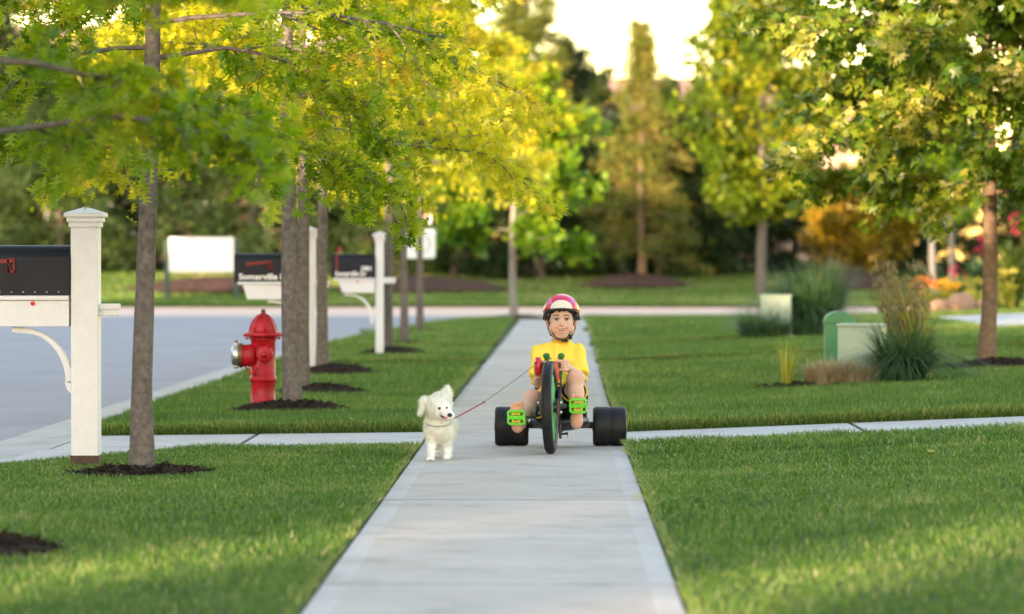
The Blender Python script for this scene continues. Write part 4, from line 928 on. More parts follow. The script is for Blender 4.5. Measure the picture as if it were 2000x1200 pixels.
# ------------------------------------------------------------------ smooth solid modelling for bodies (distance field -> surface nets)
class Field:
    def __init__(s, lo, hi, res):
        s.lo = np.array(lo, float); s.res = res; s.n = np.ceil((np.array(hi, float) - s.lo) / res).astype(int) + 1
        s.f = np.full(s.n, .2, np.float32)
    def region(s, lo, hi):
        a = np.clip(np.floor((np.array(lo) - s.lo) / s.res).astype(int), 0, s.n - 1); b = np.clip(np.ceil((np.array(hi) - s.lo) / s.res).astype(int) + 1, 1, s.n)
        sl = tuple(slice(a[i], b[i]) for i in range(3))
        ax = [(np.arange(a[i], b[i]) * s.res + s.lo[i]).astype(np.float32) for i in range(3)]
        return sl, np.meshgrid(*ax, indexing='ij', sparse=True)
    def put(s, sl, d, k, op):
        f = s.f[sl]
        if op == 'u':
            if k > 0:
                h = np.maximum(k - np.abs(f - d), 0) / k; s.f[sl] = np.minimum(f, d) - h * h * k * .25
            else: s.f[sl] = np.minimum(f, d)
        else:
            if k > 0:
                h = np.maximum(k - np.abs(f + d), 0) / k; s.f[sl] = np.maximum(f, -d) + h * h * k * .25
            else: s.f[sl] = np.maximum(f, -d)
    def ell(s, c, r, k=.02, op='u', rot=None):
        c = np.array(c, float); r = np.array(r, float); m = max(r) + k + 3 * s.res
        sl, (X, Y, Z) = s.region(c - m, c + m); X = X - c[0]; Y = Y - c[1]; Z = Z - c[2]
        if rot is not None:
            M = np.array(Euler(rot).to_matrix()).T
            X, Y, Z = M[0, 0] * X + M[0, 1] * Y + M[0, 2] * Z, M[1, 0] * X + M[1, 1] * Y + M[1, 2] * Z, M[2, 0] * X + M[2, 1] * Y + M[2, 2] * Z
        k0 = np.sqrt((X / r[0]) ** 2 + (Y / r[1]) ** 2 + (Z / r[2]) ** 2); k1 = np.sqrt((X / r[0] ** 2) ** 2 + (Y / r[1] ** 2) ** 2 + (Z / r[2] ** 2) ** 2) + 1e-6
        s.put(sl, (k0 * (k0 - 1) / k1).astype(np.float32), k, op); return s
    def cone(s, a, b, ra, rb, k=.02, op='u', cut=None, flat=None):
        """tapered limb from a to b; cut = end flat at b"""
        a = np.array(a, float); b = np.array(b, float); m = max(ra, rb) + k + 3 * s.res
        sl, (X, Y, Z) = s.region(np.minimum(a, b) - m, np.maximum(a, b) + m)
        ab = b - a; L2 = ab @ ab; px, py, pz = X - a[0], Y - a[1], Z - a[2]
        t = (px * ab[0] + py * ab[1] + pz * ab[2]) / L2; tc = np.clip(t, 0, 1)
        d = np.sqrt((px - tc * ab[0]) ** 2 + (py - tc * ab[1]) ** 2 + (pz - tc * ab[2]) ** 2) - (ra + (rb - ra) * tc)
        if cut: d = np.maximum(d, (t - 1) * math.sqrt(L2))
        s.put(sl, d.astype(np.float32), k, op); return s
    def chain(s, pts, rad, k=.015):
        for i in range(len(pts) - 1): s.cone(pts[i], pts[i + 1], rad[i], rad[i + 1], k)
        return s
    def half(s, p, n_):
        """cut away everything on the side the normal points to"""
        n_ = np.array(n_, float); n_ /= np.linalg.norm(n_); sl, (X, Y, Z) = s.region(s.lo, s.lo + s.n * s.res)
        s.f = np.maximum(s.f, ((X - p[0]) * n_[0] + (Y - p[1]) * n_[1] + (Z - p[2]) * n_[2]).astype(np.float32)); return s
    def ripple(s, fn):
        sl, (X, Y, Z) = s.region(s.lo, s.lo + s.n * s.res); s.f = s.f + fn(X, Y, Z).astype(np.float32); return s
    def mesh(s):
        f = s.f; f[0] = f[-1] = .1; f[:, 0] = f[:, -1] = .1; f[:, :, 0] = f[:, :, -1] = .1
        ins = f < 0; n = f.shape; C = (n[0] - 1, n[1] - 1, n[2] - 1)
        cnt = np.zeros(C, np.int8)
        for i in (0, 1):
            for j in (0, 1):
                for k in (0, 1): cnt += ins[i:n[0] - 1 + i, j:n[1] - 1 + j, k:n[2] - 1 + k]
        act = (cnt > 0) & (cnt < 8); idx = np.full(C, -1, np.int64); A = np.argwhere(act); idx[act] = np.arange(len(A))
        P = np.zeros((len(A), 3)); W_ = np.zeros(len(A))
        cs = [(i, j, k) for i in (0, 1) for j in (0, 1) for k in (0, 1)]
        for c in cs:
            for ax in range(3):
                if c[ax]: continue
                e = list(c); e[ax] = 1
                fa = f[A[:, 0] + c[0], A[:, 1] + c[1], A[:, 2] + c[2]]; fb = f[A[:, 0] + e[0], A[:, 1] + e[1], A[:, 2] + e[2]]
                x = (fa < 0) != (fb < 0); t = fa / np.where(x, fa - fb, 1)
                q = np.tile(np.array(c, float), (len(A), 1)); q[:, ax] += t
                P[x] += q[x]; W_[x] += 1
        P = (P / W_[:, None] + A) * s.res + s.lo
        Fs = []
        for ax in range(3):
            u, v = (ax + 1) % 3, (ax + 2) % 3
            a = np.take(ins, range(0, n[ax] - 1), ax); b = np.take(ins, range(1, n[ax]), ax)
            E = np.argwhere(a != b); fl = a[tuple(E.T)]
            E0 = E.copy(); q = []
            for du, dv in ((-1, -1), (0, -1), (0, 0), (-1, 0)):
                G = E0.copy(); G[:, u] += du; G[:, v] += dv; q.append(idx[tuple(G.T)])
            q = np.stack(q, 1); q[~fl] = q[~fl][:, ::-1]; Fs.append(q)
        return P, np.concatenate(Fs)

def smooth_verts(P, F, it=1, lam=.5):
    e = np.concatenate([F[:, [0, 1]], F[:, [1, 2]], F[:, [2, 3]], F[:, [3, 0]]]); e = np.concatenate([e, e[:, ::-1]])
    for _ in range(it):
        s = np.zeros_like(P); c = np.zeros(len(P)); np.add.at(s, e[:, 0], P[e[:, 1]]); np.add.at(c, e[:, 0], 1)
        P = P * (1 - lam) + lam * s / np.maximum(c, 1)[:, None]
    return P
def field_obj(name, fld, m, parent, it=1, col=None):
    P, F = fld.mesh(); P = smooth_verts(P, F, it)
    return link(name, arr_mesh(name, P, None, F, {'col': col(P)} if col else None, smooth=True), m, parent)

# ------------------------------------------------------------------ tricycle
TX, TY = -.035, 21.1
M_GRN = mat('neon_green', (.09, .62, .03), .4, .5, coat=.2, var=.08, vscale=20)
M_SPOKE = mat('spoke_green', (.04, .50, .17), .4, .5)
M_DGRN = mat('grip_green', (.012, .16, .02), .5, .4, var=.2, vscale=30)
M_ORANGE = mat('pad_orange', (.75, .07, .012), .45, .4)
M_YELP = mat('band_yellow', (.75, .45, .03), .5, .4)
M_REDC = mat('leash_case_red', (.55, .012, .018), .3, .5, coat=.3)
tri = empty('tricycle', (TX, TY + .5, 0), 'low black drift tricycle with wide rear tyres and green pedals on the sidewalk', 'tricycle')
WR = .2655
WM = T(TX, TY, WR) @ Euler((0, R(-1.2), R(-4.5))).to_matrix().to_4x4() @ Euler((0, math.pi / 2, 0)).to_matrix().to_4x4()   # local z = axle
fw = MB(); prof = [(.205, -.020), (.216, -.026), (.232, -.030), (.248, -.0285), (.258, -.022), (.2635, -.011), (WR, 0), (.2635, .011), (.258, .022), (.248, .0285), (.232, .030), (.216, .026), (.205, .020)]
fw.lathe(prof, 64, WM, cap=False); wheel = fw.build('front_tyre', M_TYRE, tri, smooth=True)
tr_ = MB()
for i in range(40):
    a = 2 * math.pi * i / 40
    for s in (-1, 1):
        tr_.box(WM @ Vector((.2615 * math.cos(a + s * .03), .2615 * math.sin(a + s * .03), s * .013)), (.012, .006, .006), (WM.to_3x3() @ Euler((0, 0, a)).to_matrix() @ Euler((0, math.pi / 2 - s * .4, 0)).to_matrix()).to_euler())
tr_.build('tread', M_TYRE, wheel)['kind'] = 'stuff'
rim = MB(); rim.lathe([(.207, -.017), (.190, -.016), (.186, 0), (.190, .016), (.207, .017)], 48, WM, cap=False); rim.build('rim', M_BLACKP, wheel, smooth=True)
for s in (-1, 1):
    for i in range(12):
        a = 2 * math.pi * i / 12 + (.13 if s > 0 else 0)
        p = MB(); w1, w2 = .011, .023
        Q = [(.03 * math.cos(a) - w1 * math.sin(a), .03 * math.sin(a) + w1 * math.cos(a)), (.03 * math.cos(a) + w1 * math.sin(a), .03 * math.sin(a) - w1 * math.cos(a)), (.190 * math.cos(a) + w2 * math.sin(a), .190 * math.sin(a) - w2 * math.cos(a)), (.190 * math.cos(a) - w2 * math.sin(a), .190 * math.sin(a) + w2 * math.cos(a))]
        p.prism(Q, .008, WM @ T(0, 0, s * .016, 0, 0, 0)); p.build('spoke', M_SPOKE, wheel)
hb = MB(); hb.lathe([(0, -.06), (.022, -.06), (.03, -.03), (.034, 0), (.03, .03), (.022, .06), (0, .06)], 20, WM); hb.build('hub', M_BLACKP, wheel, smooth=True)
for s in (-1, 1):
    for dz in (-.028, .026):
        b = MB(); c = WM @ Vector((-dz, -.01, s * .062)); b.ell(c, (.010, .012, .010), 10, 6); b.build('bolt', M_STEEL, tri, smooth=True)
# fork and steering column
for s in (-1, 1):
    f = MB(); a = WM @ Vector((0, 0, s * .050)); f.tube([a, (a.x + .004, TY + .16, .315), (TX + .012 + s * .042, TY + .30, .40), (TX + .01 + s * .03, TY + .33, .46)], [.014, .015, .015, .014], 10); f.box(a + Vector((0, 0, 0)), (.022, .05, .09)); f.build('fork_leg', M_BLACKP, tri, smooth=False, bevel=.002)
st = MB(); st.tube([(TX + .01, TY + .32, .28), (TX + .01, TY + .30, .52)], .022, 12); st.box((TX + .01, TY + .30, .50), (.11, .05, .03)); st.build('head_tube', M_BLACKP, tri, bevel=.004)
pd_ = MB(); pd_.box((TX + .032, TY + .24, .462), (.036, .02, .105), Euler((-.2, R(-6), 0))); pd_.build('orange_pad', M_ORANGE, tri, bevel=.006)
pd_ = MB(); pd_.box((TX + .040, TY + .25, .395), (.034, .02, .055), Euler((-.1, 0, 0))); pd_.build('yellow_band', M_YELP, tri, bevel=.004)
pd_ = MB(); pd_.box((TX + .040, TY + .243, .393), (.037, .022, .014)); pd_.build('band_clip', M_BLACKP, tri, bevel=.003)
GR = []
for gx, gy, tl in ((-.052, 21.46, -.04), (.022, 21.46, .10)):
    g_ = MB(); A = Vector((gx - .3 * tl * .1, gy + .01, .40)); B = Vector((gx + tl * .1, gy, .562)); ax = (B - A)
    g_.tube([A, A + ax * .1, A + ax * .35, A + ax * .65, A + ax * .85, A + ax * .9, A + ax * .97, A + ax * 1.0, A + ax * 1.04], [.012, .014, .0155, .0145, .013, .020, .021, .018, .006], 14); go = g_.build('grip', M_DGRN, tri, smooth=True)
    l_ = MB(); l_.tube([A + ax * .2, (TX + .01 + (gx - TX) * .6, TY + .33, .36), (TX + .01, TY + .32, .32)], .010, 8); l_.build('lever', M_BLACKP, tri, smooth=True)
# frame, axle, seat
fr = MB(); fr.tube([(TX + .01, TY + .32, .33), (0, 21.5, .20), (.02, 21.6, .125), (.03, 21.8, .11), (.03, 22.0, .128)], .022, 12); fr.build('frame_tube', M_BLACKP, tri, smooth=True)
ax_ = MB(); ax_.tube([(-.19, 22.0, .125), (.24, 22.0, .125)], .021, 14); ax_.box((.03, 21.97, .125), (.34, .06, .035)); ax_.build('rear_axle', M_BLACKP, tri, bevel=.004)
gp = MB(); gp.box((.085, 21.93, .158), (.105, .10, .012)); gp.build('foot_deck', M_SPOKE, tri, bevel=.004)
gp = MB(); gp.box((-.075, 21.93, .158), (.085, .10, .012)); gp.build('foot_deck', M_SPOKE, tri, bevel=.004)
gp = MB(); gp.prism([(.0, .0), (.035, .0), (.03, .03), (.012, .06), (.0, .065)], .012, T(.012, 21.42, .26, math.pi / 2, 0, 0)); gp.build('green_guard', M_SPOKE, tri, bevel=.003)
br = MB(); br.tube([(.02, 21.5, .15), (.02, 21.45, .095), (.07, 21.45, .10)], .008, 8); br.box((.025, 21.45, .10), (.018, .03, .06)); br.tube([(.03, 21.44, .128), (.075, 21.44, .13)], .006, 6); br.build('brake_lever', M_BLACKP, tri, bevel=.002)
br = MB(); br.tube([(.072, 21.45, .075), (.072, 21.45, .105)], .006, 8); br.build('steel_pin', M_STEEL, tri)
se = Field((-.20, 21.55, .06), (.24, 22.02, .48), .009)
se.ell((.02, 21.76, .16), (.175, .19, .06), .0); se.ell((.02, 21.93, .27), (.17, .05, .17), .06); se.ell((.02, 21.73, .235), (.135, .19, .07), .02, 's')
field_obj('seat', se, M_BLACKP, tri, 2)
sd = MB(); sd.box((.178, 21.80, .245), (.016, .17, .135), Euler((0, R(4), 0))); sd.build('seat_side', M_BLACKP, tri, bevel=.006)
for cx in (-.264, .320):
    m = MB(); M = T(cx, 22.0, .1175) @ Euler((0, math.pi / 2, 0)).to_matrix().to_4x4()
    m.lathe([(.05, -.090), (.085, -.098), (.102, -.100), (.112, -.094), (.1165, -.080), (.1165, -.012), (.1145, -.008), (.1145, .008), (.1165, .012), (.1165, .080), (.112, .094), (.102, .100), (.085, .098), (.05, .090)], 48, M); wo_ = m.build('rear_tyre', M_TYRE, tri, smooth=True)
    for s in (-1, 1):
        h = MB(); h.lathe([(0, 0), (.052, 0), (.05, .008), (.02, .014), (0, .014)], 20, M @ Matrix.Translation((0, 0, .090 * s)) @ (Matrix.Identity(4) if s > 0 else Euler((math.pi, 0, 0)).to_matrix().to_4x4())); h.build('rim', M_BLACKP, wo_, smooth=True)
# cranks and pedals
PED = [(-.226, TY - .085, .212), (.128, TY + .09, .272)]
for (px, py, pz), s in zip(PED, (-1, 1)):
    hub = WM @ Vector((0, 0, s * .075)); c = MB(); c.tube([WM @ Vector((0, 0, s * .05)), hub], .011, 10)
    c.tube([hub, (hub.x + s * .012, py, pz)], [.014, .012], 8); c.tube([(hub.x + s * .005, py, pz), (px, py, pz)], .008, 8); c.build('crank', M_BLACKP, tri, smooth=True)
    p = MB(); rot = Euler((R(8), 0, R(-5))); Mx = Matrix.Translation((px, py, pz)) @ rot.to_matrix().to_4x4()
    def bar(c_, d_): p.box(Mx @ Vector(c_), d_, rot)
    # cage frame lies in the x-z plane (sole plane), bars along x
    for zz in (-.037, .037): bar((0, -.002, zz), (.088, .026, .012))
    for xx in (-.046, .046): bar((xx, -.002, 0), (.012, .026, .070))
    for xx in (-.018, .018): bar((xx, -.002, 0), (.009, .02, .070))
    bar((0, 0, 0), (.09, .022, .022)); pe = p.build('pedal', M_GRN, tri, bevel=.003)
    for zz in (-.022, .022): q = MB(); q.box(Mx @ Vector((0, -.0145, zz)), (.05, .004, .008), rot); q.build('pedal_reflector', M_YELP, pe)

# ------------------------------------------------------------------ the boy
boy = empty('person', (.03, 21.75, .10), 'smiling barefoot child in yellow shirt and red helmet riding the tricycle', 'person')
HC = np.array((.033, 21.84, .755))
LK, RK = (.114, 21.42, .422), (-.140, 21.39, .312)           # knees
LA, RA = (.118, 21.275, .185), (-.205, 21.105, .172)         # ankles
LH, RH = (.085, 21.71, .205), (-.045, 21.71, .205)           # hips
LS, RS = (.130, 21.86, .562), (-.096, 21.86, .562)           # shoulders
LE, RE = (.140, 21.70, .412), (-.104, 21.72, .390)           # elbows
LW, RW = (.082, 21.535, .475), (-.098, 21.545, .435)         # wrists
f = Field((-.31, 20.98, .08), (.28, 22.02, .92), .0042)
x0 = HC[0]
f.ell((x0, 21.860, .785), (.074, .090, .092), .0); f.ell((x0, 21.812, .722), (.0735, .060, .073), .03)
f.ell((x0, 21.790, .666), (.034, .028, .023), .025); f.cone((x0 - .048, 21.83, .69), (x0 - .018, 21.792, .664), .025, .021, .02); f.cone((x0 + .048, 21.83, .69), (x0 + .018, 21.792, .664), .025, .021, .02)
for s in (-1, 1):
    f.ell((x0 + s * .041, 21.782, .708), (.028, .021, .024), .018)          # cheeks
    f.ell((x0 + s * .029, 21.762, .773), (.022, .012, .008), .012)          # brow
    f.ell((x0 + s * .030, 21.752, .757), (.016, .012, .009), .010, 's')     # eye socket
    f.ell((x0 + s * .080, 21.855, .738), (.010, .020, .029), .008, rot=(0, s * .15, s * .5))
f.cone((x0, 21.760, .752), (x0, 21.744, .7285), .006, .0100, .014); f.ell((x0 - .010, 21.752, .725), (.007, .008, .006), .006); f.ell((x0 + .010, 21.752, .725), (.007, .008, .006), .006)
f.ell((x0, 21.757, .707), (.027, .010, .006), .010); f.ell((x0, 21.758, .681), (.021, .010, .0065), .010)
[f.ell((x0 + u * .028, 21.749 + .006 * u * u, .6925 + .011 * u * u), (.009, .012, .0078 - .004 * abs(u)), .003, 's') for u in (-1, -.6, -.25, .25, .6, 1)]                  # mouth opening
f.cone((x0, 21.855, .68), (.025, 21.875, .56), .042, .046, .03)
# torso
f.cone((.02, 21.74, .22), (.018, 21.84, .50), .092, .080, .04); f.cone(LS, RS, .040, .040, .03)
# arms
for Sh, El, Wr in ((LS, LE, LW), (RS, RE, RW)):
    f.chain([Sh, El, Wr], [.036, .030, .0225], .02)
# legs
for Hp, Kn, An in ((LH, LK, LA), (RH, RK, RA)):
    f.chain([Hp, Kn], [.072, .047], .03); Kn = np.array(Kn); An = np.array(An); cf = Kn + (An - Kn) * .35 + np.array([0, .014, -.004])
    f.chain([Kn, cf, An], [.042, .043, .027], .03); f.ell(Kn + np.array([0, -.02, .006]), (.033, .024, .033), .025)
# feet: soles towards the viewer, toes up
for An, (fx, tz, hz, fy, sp) in ((LA, (.122, .325, .140, 21.228, 1)), (RA, (-.222, .288, .128, 21.048, -1))):
    f.ell((fx - .004 * sp, fy + .02, hz + .026), (.027, .032, .030), .02)
    f.cone((fx - .004 * sp, fy + .018, hz + .03), (fx + .004 * sp, fy + .010, tz - .045), .024, .026, .03); f.cone(An, (fx, fy + .02, hz + .045), .026, .026, .025)
    f.cone(An, (fx, fy + .012, tz - .05), .022, .024, .03)
    f.ell((fx + .004 * sp, fy + .006, tz - .045), (.038, .018, .022), .02)
    for i, (dx, dz, r_) in enumerate(((-.027, .012, .0125), (-.008, .013, .009), (.007, .010, .0085), (.021, .004, .008), (.033, -.006, .0075))):
        f.cone((fx + sp * dx * .95, fy + .004, tz - .035 + dz * .4), (fx + sp * dx, fy - .004 - .006, tz - .008 + dz), r_ * 1.05, r_, .004)
# left hand closed round the right-hand grip of the picture
f.cone(LW, (.062, 21.497, .488), .021, .020, .015); f.ell((.060, 21.492, .492), (.018, .026, .036), .012)
for i in range(4):
    z_ = .520 - .0172 * i; ex = (.0, .004, .003, -.003)[i]
    f.cone((.066, 21.480, z_), (.046 - ex, 21.447, z_ + .002), .0100, .0092, .005); f.cone((.046 - ex, 21.447, z_ + .002), (.018 - ex, 21.443, z_ + .001), .0092, .0085, .004); f.cone((.018 - ex, 21.443, z_ + .001), (.004, 21.458, z_ - .001), .0085, .0078, .003)
f.cone((.052, 21.505, .512), (.034, 21.498, .538), .011, .0095, .008); f.cone((.034, 21.498, .538), (.012, 21.487, .541), .0095, .0085, .004)
# right hand round the other grip and the leash case
f.cone(RW, (-.083, 21.497, .470), .021, .019, .015); f.ell((-.078, 21.494, .484), (.016, .024, .034), .012)
for i in range(4):
    z_ = .514 - .0172 * i
    f.cone((-.082, 21.480, z_), (-.066, 21.449, z_), .0098, .0092, .005); f.cone((-.066, 21.449, z_), (-.042, 21.446, z_), .0092, .0085, .004); f.cone((-.042, 21.446, z_), (-.030, 21.462, z_), .0085, .0078, .003)
f.cone((-.070, 21.505, .508), (-.052, 21.498, .534), .011, .0095, .008); f.cone((-.052, 21.498, .534), (-.030, 21.488, .538), .0095, .0085, .004)
def skin_col(P):
    c = np.tile(np.array([.64, .385, .285]), (len(P), 1))
    def blend(cen, rad, colr, amt):
        d = np.linalg.norm((P - np.array(cen)) / np.array(rad), axis=1); w = (np.clip(1.2 - d, 0, 1) * amt)[:, None]; c[:] = c * (1 - w) + np.array(colr) * w
    for s in (-1, 1):
        blend((x0 + s * .037, 21.765, .712), (.026, .03, .022), (.72, .30, .24), .65); blend((x0 + s * .08, 21.85, .738), (.02, .03, .035), (.66, .26, .17), .7)
        blend((x0 + s * .030, 21.757, .757), (.018, .02, .010), (.42, .22, .15), .7)
    blend((x0, 21.745, .722), (.015, .02, .014), (.70, .34, .25), .5)
    [blend((x0 + u * .026, 21.757, .7030 + .009 * u * u), (.010, .02, .0048), (.60, .20, .17), .9) for u in (-1, -.5, 0, .5, 1)]; [blend((x0 + u * .022, 21.757, .6815 + .010 * u * u), (.010, .02, .0058), (.64, .21, .18), .95) for u in (-1, -.5, 0, .5, 1)]
    for kn in (LK, RK): blend(np.array(kn) + np.array([0, -.03, 0]), (.035, .05, .035), (.68, .30, .21), .6)
    for (fx, tz, hz, fy) in ((.122, .325, .140, 21.228), (-.222, .288, .128, 21.048)):
        blend((fx, fy - .01, hz + .05), (.05, .03, .09), (.60, .27, .19), .7); blend((fx, fy - .01, tz - .01), (.05, .03, .03), (.66, .25, .17), .7)
    for h_ in ((.03, 21.45, .495), (-.05, 21.45, .48)): blend(h_, (.04, .03, .04), (.66, .31, .22), .5)
    return c
M_SKIN = attr_mat('skin', .55, spec=.35, sub=.12)
body = field_obj('body', f, M_SKIN, boy, 1, skin_col)
# face details
for s in (-1, 1):
    e = MB(); e.ell((x0 + s * .0305, 21.7645, .757), (.0130, .007, .0050), 14, 8); eo = e.build('eye', mat('eye_white', (.62, .58, .55), .3), boy, smooth=True)
    i_ = MB(); i_.ell((x0 + s * .0300, 21.7605, .757), (.0070, .0045, .0056), 12, 8); i_.build('iris', mat('iris_dark', (.018, .010, .006), .2), eo, smooth=True)
    l_ = MB(); l_.tube([(x0 + s * .0305 + u * .015, 21.7585 + abs(u) * .004, .7628 - u * u * .005) for u in (-1, -.5, 0, .5, 1)], [.001, .0022, .0026, .0022, .001], 6); l_.build('eyelash', mat('lash', (.02, .012, .008), .8), eo, smooth=True)
    b = MB(); b.tube([(x0 + s * (.012 + .038 * u), 21.7525 + .014 * u * u, .7800 + .005 * math.sin(u * 2.4) - .006 * u * u) for u in (0, .25, .5, .75, 1)], [.0015, .0028, .0030, .0024, .001], 7); b.build('eyebrow', mat('brow_hair', (.10, .055, .03), .9), boy, smooth=True)
m_ = MB(); m_.tube([(x0 + u * .031, 21.7655 + .007 * u * u, .6925 + .011 * u * u) for u in (-1, -.7, -.35, 0, .35, .7, 1)], [.002, .0065, .0085, .009, .0085, .0065, .002], 10); mo = m_.build('mouth', mat('mouth_dark', (.06, .012, .012), .6), boy, smooth=True)
for k_ in range(6):
    t_ = MB(); t_.box((x0 + (k_ - 2.5) * .0072, 21.7570 + abs(k_ - 2.5) * .0012, .6958 + .0011 * abs(k_ - 2.5)), (.0068, .004, .0060)); t_.build('tooth', mat('tooth', (.62, .58, .50), .3), mo, bevel=.001)
# hair under the helmet
h = Field((x0 - .1, 21.74, .72), (x0 + .1, 21.97, .90), .004)
h.ell((x0, 21.864, .787), (.078, .094, .094), 0); h.ell((x0, 21.745, .775), (.055, .055, .055), .012, 's'); h.half((0, 21.825, .72), (0, -1, -1.1)); h.ell((x0 - .006, 21.773, .822), (.046, .012, .012), .01); h.ell((x0 - .012, 21.767, .812), (.010, .007, .012), .008); h.ell((x0 + .016, 21.769, .814), (.012, .007, .009), .008)
for s in (-1, 1): h.ell((x0 + s * .068, 21.822, .775), (.009, .016, .032), .012)
field_obj('hair', h, mat('hair_brown', (.028, .016, .010), .6, .3, var=.3, vscale=60), boy, 1)
# helmet
hx, hy, hz = x0 - .001, 21.872, .803
h = Field((hx - .13, hy - .16, .70), (hx + .13, hy + .16, .93), .004)
h.ell((hx, hy, hz), (.107, .128, .105), 0); h.half((hx, hy - .11, .822), (0, -.16, -1)); 
for s in (-1, 1): h.ell((hx + s * .096, hy + .03, .790), (.012, .06, .045), .012)
h.ell((hx, hy + .005, hz - .012), (.087, .108, .092), 0, 's')
def helm_col(P):
    c = np.tile(np.array([.66, .010, .085]), (len(P), 1)); X = P[:, 0] - hx; Y = P[:, 1] - hy; Z = P[:, 2]
    def w(mask, colr): c[mask] = colr
    w((np.abs(X) > .078), (.62, .02, .02)); w((X > .092) & (Z > .80), (.75, .30, .03))
    sp = np.sin(X * 70 + 1) * np.sin(Z * 60) ; w((sp > .85) & (np.abs(X) > .045), (.40, .03, .25)); w((np.sin(X * 120) * np.sin(Z * 130 + 2) > .9) & (np.abs(X) > .05), (.08, .05, .3))
    w((np.abs(X + .066) < .010) & (Z > .85) & (Y < 0), (.70, .12, .28)); w((np.abs(X - .066) < .012) & (Z > .855) & (Y < 0), (.45, .07, .35))
    q = (X / .066) ** 2 + ((Z - .822) / .052) ** 2; w((q < 1) & (Y < -.03), (.72, .66, .55)); w((q >= 1) & (q < 1.1) & (Y < -.03), (.5, .01, .06))
    return c
ho = field_obj('helmet', h, attr_mat('helmet_gloss', .32, coat=.25), boy, 1, helm_col)
rm = MB(); pts = []
for i in range(41):
    a = 2 * math.pi * i / 40; yy_ = hy - .126 * math.cos(a); pts.append((hx + .1055 * math.sin(a), yy_, .818 - (yy_ - (hy - .11)) * .14 - .010 * math.sin(a) ** 2 - .034 * math.sin(a) ** 2 / (1 + math.exp(-(yy_ - hy + .035) * 90))))
rm.tube(pts, .0065, 8, cap=False); rm.build('helmet_rim', M_BLACKP, ho, smooth=True)
for s in (-1, 1): pdn = MB(); pdn.ell((hx + s * .090, 21.845, .782), (.012, .035, .032), 12, 8); pdn.build('helmet_padding', M_BLACKP, ho, smooth=True)
sb = MB()
for s in (-1, 1):
    sb.tube([(x0 + s * .086, 21.812, .80), (x0 + s * .075, 21.792, .745), (x0 + s * .060, 21.782, .690), (x0 + s * .030, 21.772, .650), (x0 + .012, 21.775, .636)], .0038, 8)
    sb.tube([(x0 + s * .090, 21.875, .79), (x0 + s * .080, 21.85, .70), (x0 + s * .066, 21.82, .665), (x0 + s * .03, 21.79, .643), (x0 + .014, 21.78, .634)], .0034, 8)
sb.box((x0 + .020, 21.772, .633), (.034, .016, .016)); sb.box((x0 + .052, 21.79, .655), (.022, .02, .026))
sb.build('chin_strap', mat('strap_black', (.012, .012, .014), .7), ho, smooth=True)
# shirt
M_SHIRT = mat('shirt_yellow', (.92, .63, .085), .85, .2, var=.05, vscale=9, bump=.15, bscale=260)
s_ = Field((-.26, 21.55, .14), (.30, 22.02, .66), .0058)
s_.cone((.018, 21.745, .245), (.016, 21.845, .485), .118, .108, 0); s_.ell((.014, 21.77, .280), (.152, .122, .085), .05); s_.cone((LS[0] - .012, LS[1], LS[2] - .012), (RS[0] + .012, RS[1], RS[2] - .012), .052, .052, .05)
s_.ell((x0 - .006, 21.858, .592), (.088, .062, .048), .04); s_.cone(LS, (LE[0] + .002, LE[1] + .01, LE[2] + .012), .050, .054, .025, cut=True); s_.cone(RS, (RE[0] - .006, RE[1] + .0, RE[2] + .022), .048, .054, .025, cut=True)
s_.ripple(lambda X, Y, Z: .0075 * np.sin(55 * (Z + .9 * np.abs(X - .02)) + 18 * Y + 2 * np.sin(20 * X)) * np.clip((.50 - Z) * 6, .15, 1) + .0045 * np.sin(90 * X + 50 * Z + 3 * np.sin(16 * Z)))
s_.half((0, 21.75, .212), (.0, -.25, -1)); s_.ell((x0 - .002, 21.825, .680), (.054, .072, .056), .008, 's')
for Kn, Hp in ((LK, LH), (RK, RH)): s_.cone(np.array(Hp) + np.array([0, .02, 0]), Kn, .080, .05, .008, 's')
so = field_obj('shirt', s_, M_SHIRT, boy, 1)
cl = MB(); cl.tube([(x0 - .004 + .055 * math.sin(a), 21.848 - .052 * math.cos(a), .636 - .010 * math.cos(a)) for a in [2 * math.pi * i / 28 for i in range(29)]], .0040, 8, cap=False); cl.build('collar', mat('shirt_collar', (.78, .46, .035), .85), so, smooth=True)
# shorts with yellow piping
def shorts(infl, lo, hi):
    q = Field((-.24, 21.40, .08), (.26, 21.95, .40), .006)
    q.ell((.02, 21.76, .205), (.130 + infl, .12 + infl, .085 + infl), 0)
    for Hp, Kn, dz in ((LH, LK, -.005), (RH, RK, -.018)):
        Hp = np.array(Hp); Kn = np.array(Kn) + np.array([0, 0, dz]); d = Kn - Hp
        q.cone(Hp, Hp + d * hi, .078 + infl, .074 + infl, .03 if lo == 0 else 0, cut=True)
    return q
field_obj('shorts', shorts(0, 0, .66), mat('shorts_black', (.012, .012, .014), .8, .2, var=.3, vscale=30), boy, 1)
for Hp, Kn, dz in ((LH, LK, -.005), (RH, RK, -.018)):
    tm_ = MB(); Hp = Vector(Hp); Kn = Vector(Kn) + Vector((0, 0, dz)); d = (Kn - Hp); c = Hp + d * .655; dn = d.normalized(); u = dn.cross(Vector((0, 0, 1))).normalized(); v = u.cross(dn)
    tm_.tube([c + (u * math.cos(a) + v * math.sin(a)) * .0765 for a in [2 * math.pi * i / 24 for i in range(25)]], .005, 8, cap=False); tm_.build('shorts_piping', mat('piping_yellow', (.72, .40, .02), .7), boy, smooth=True)

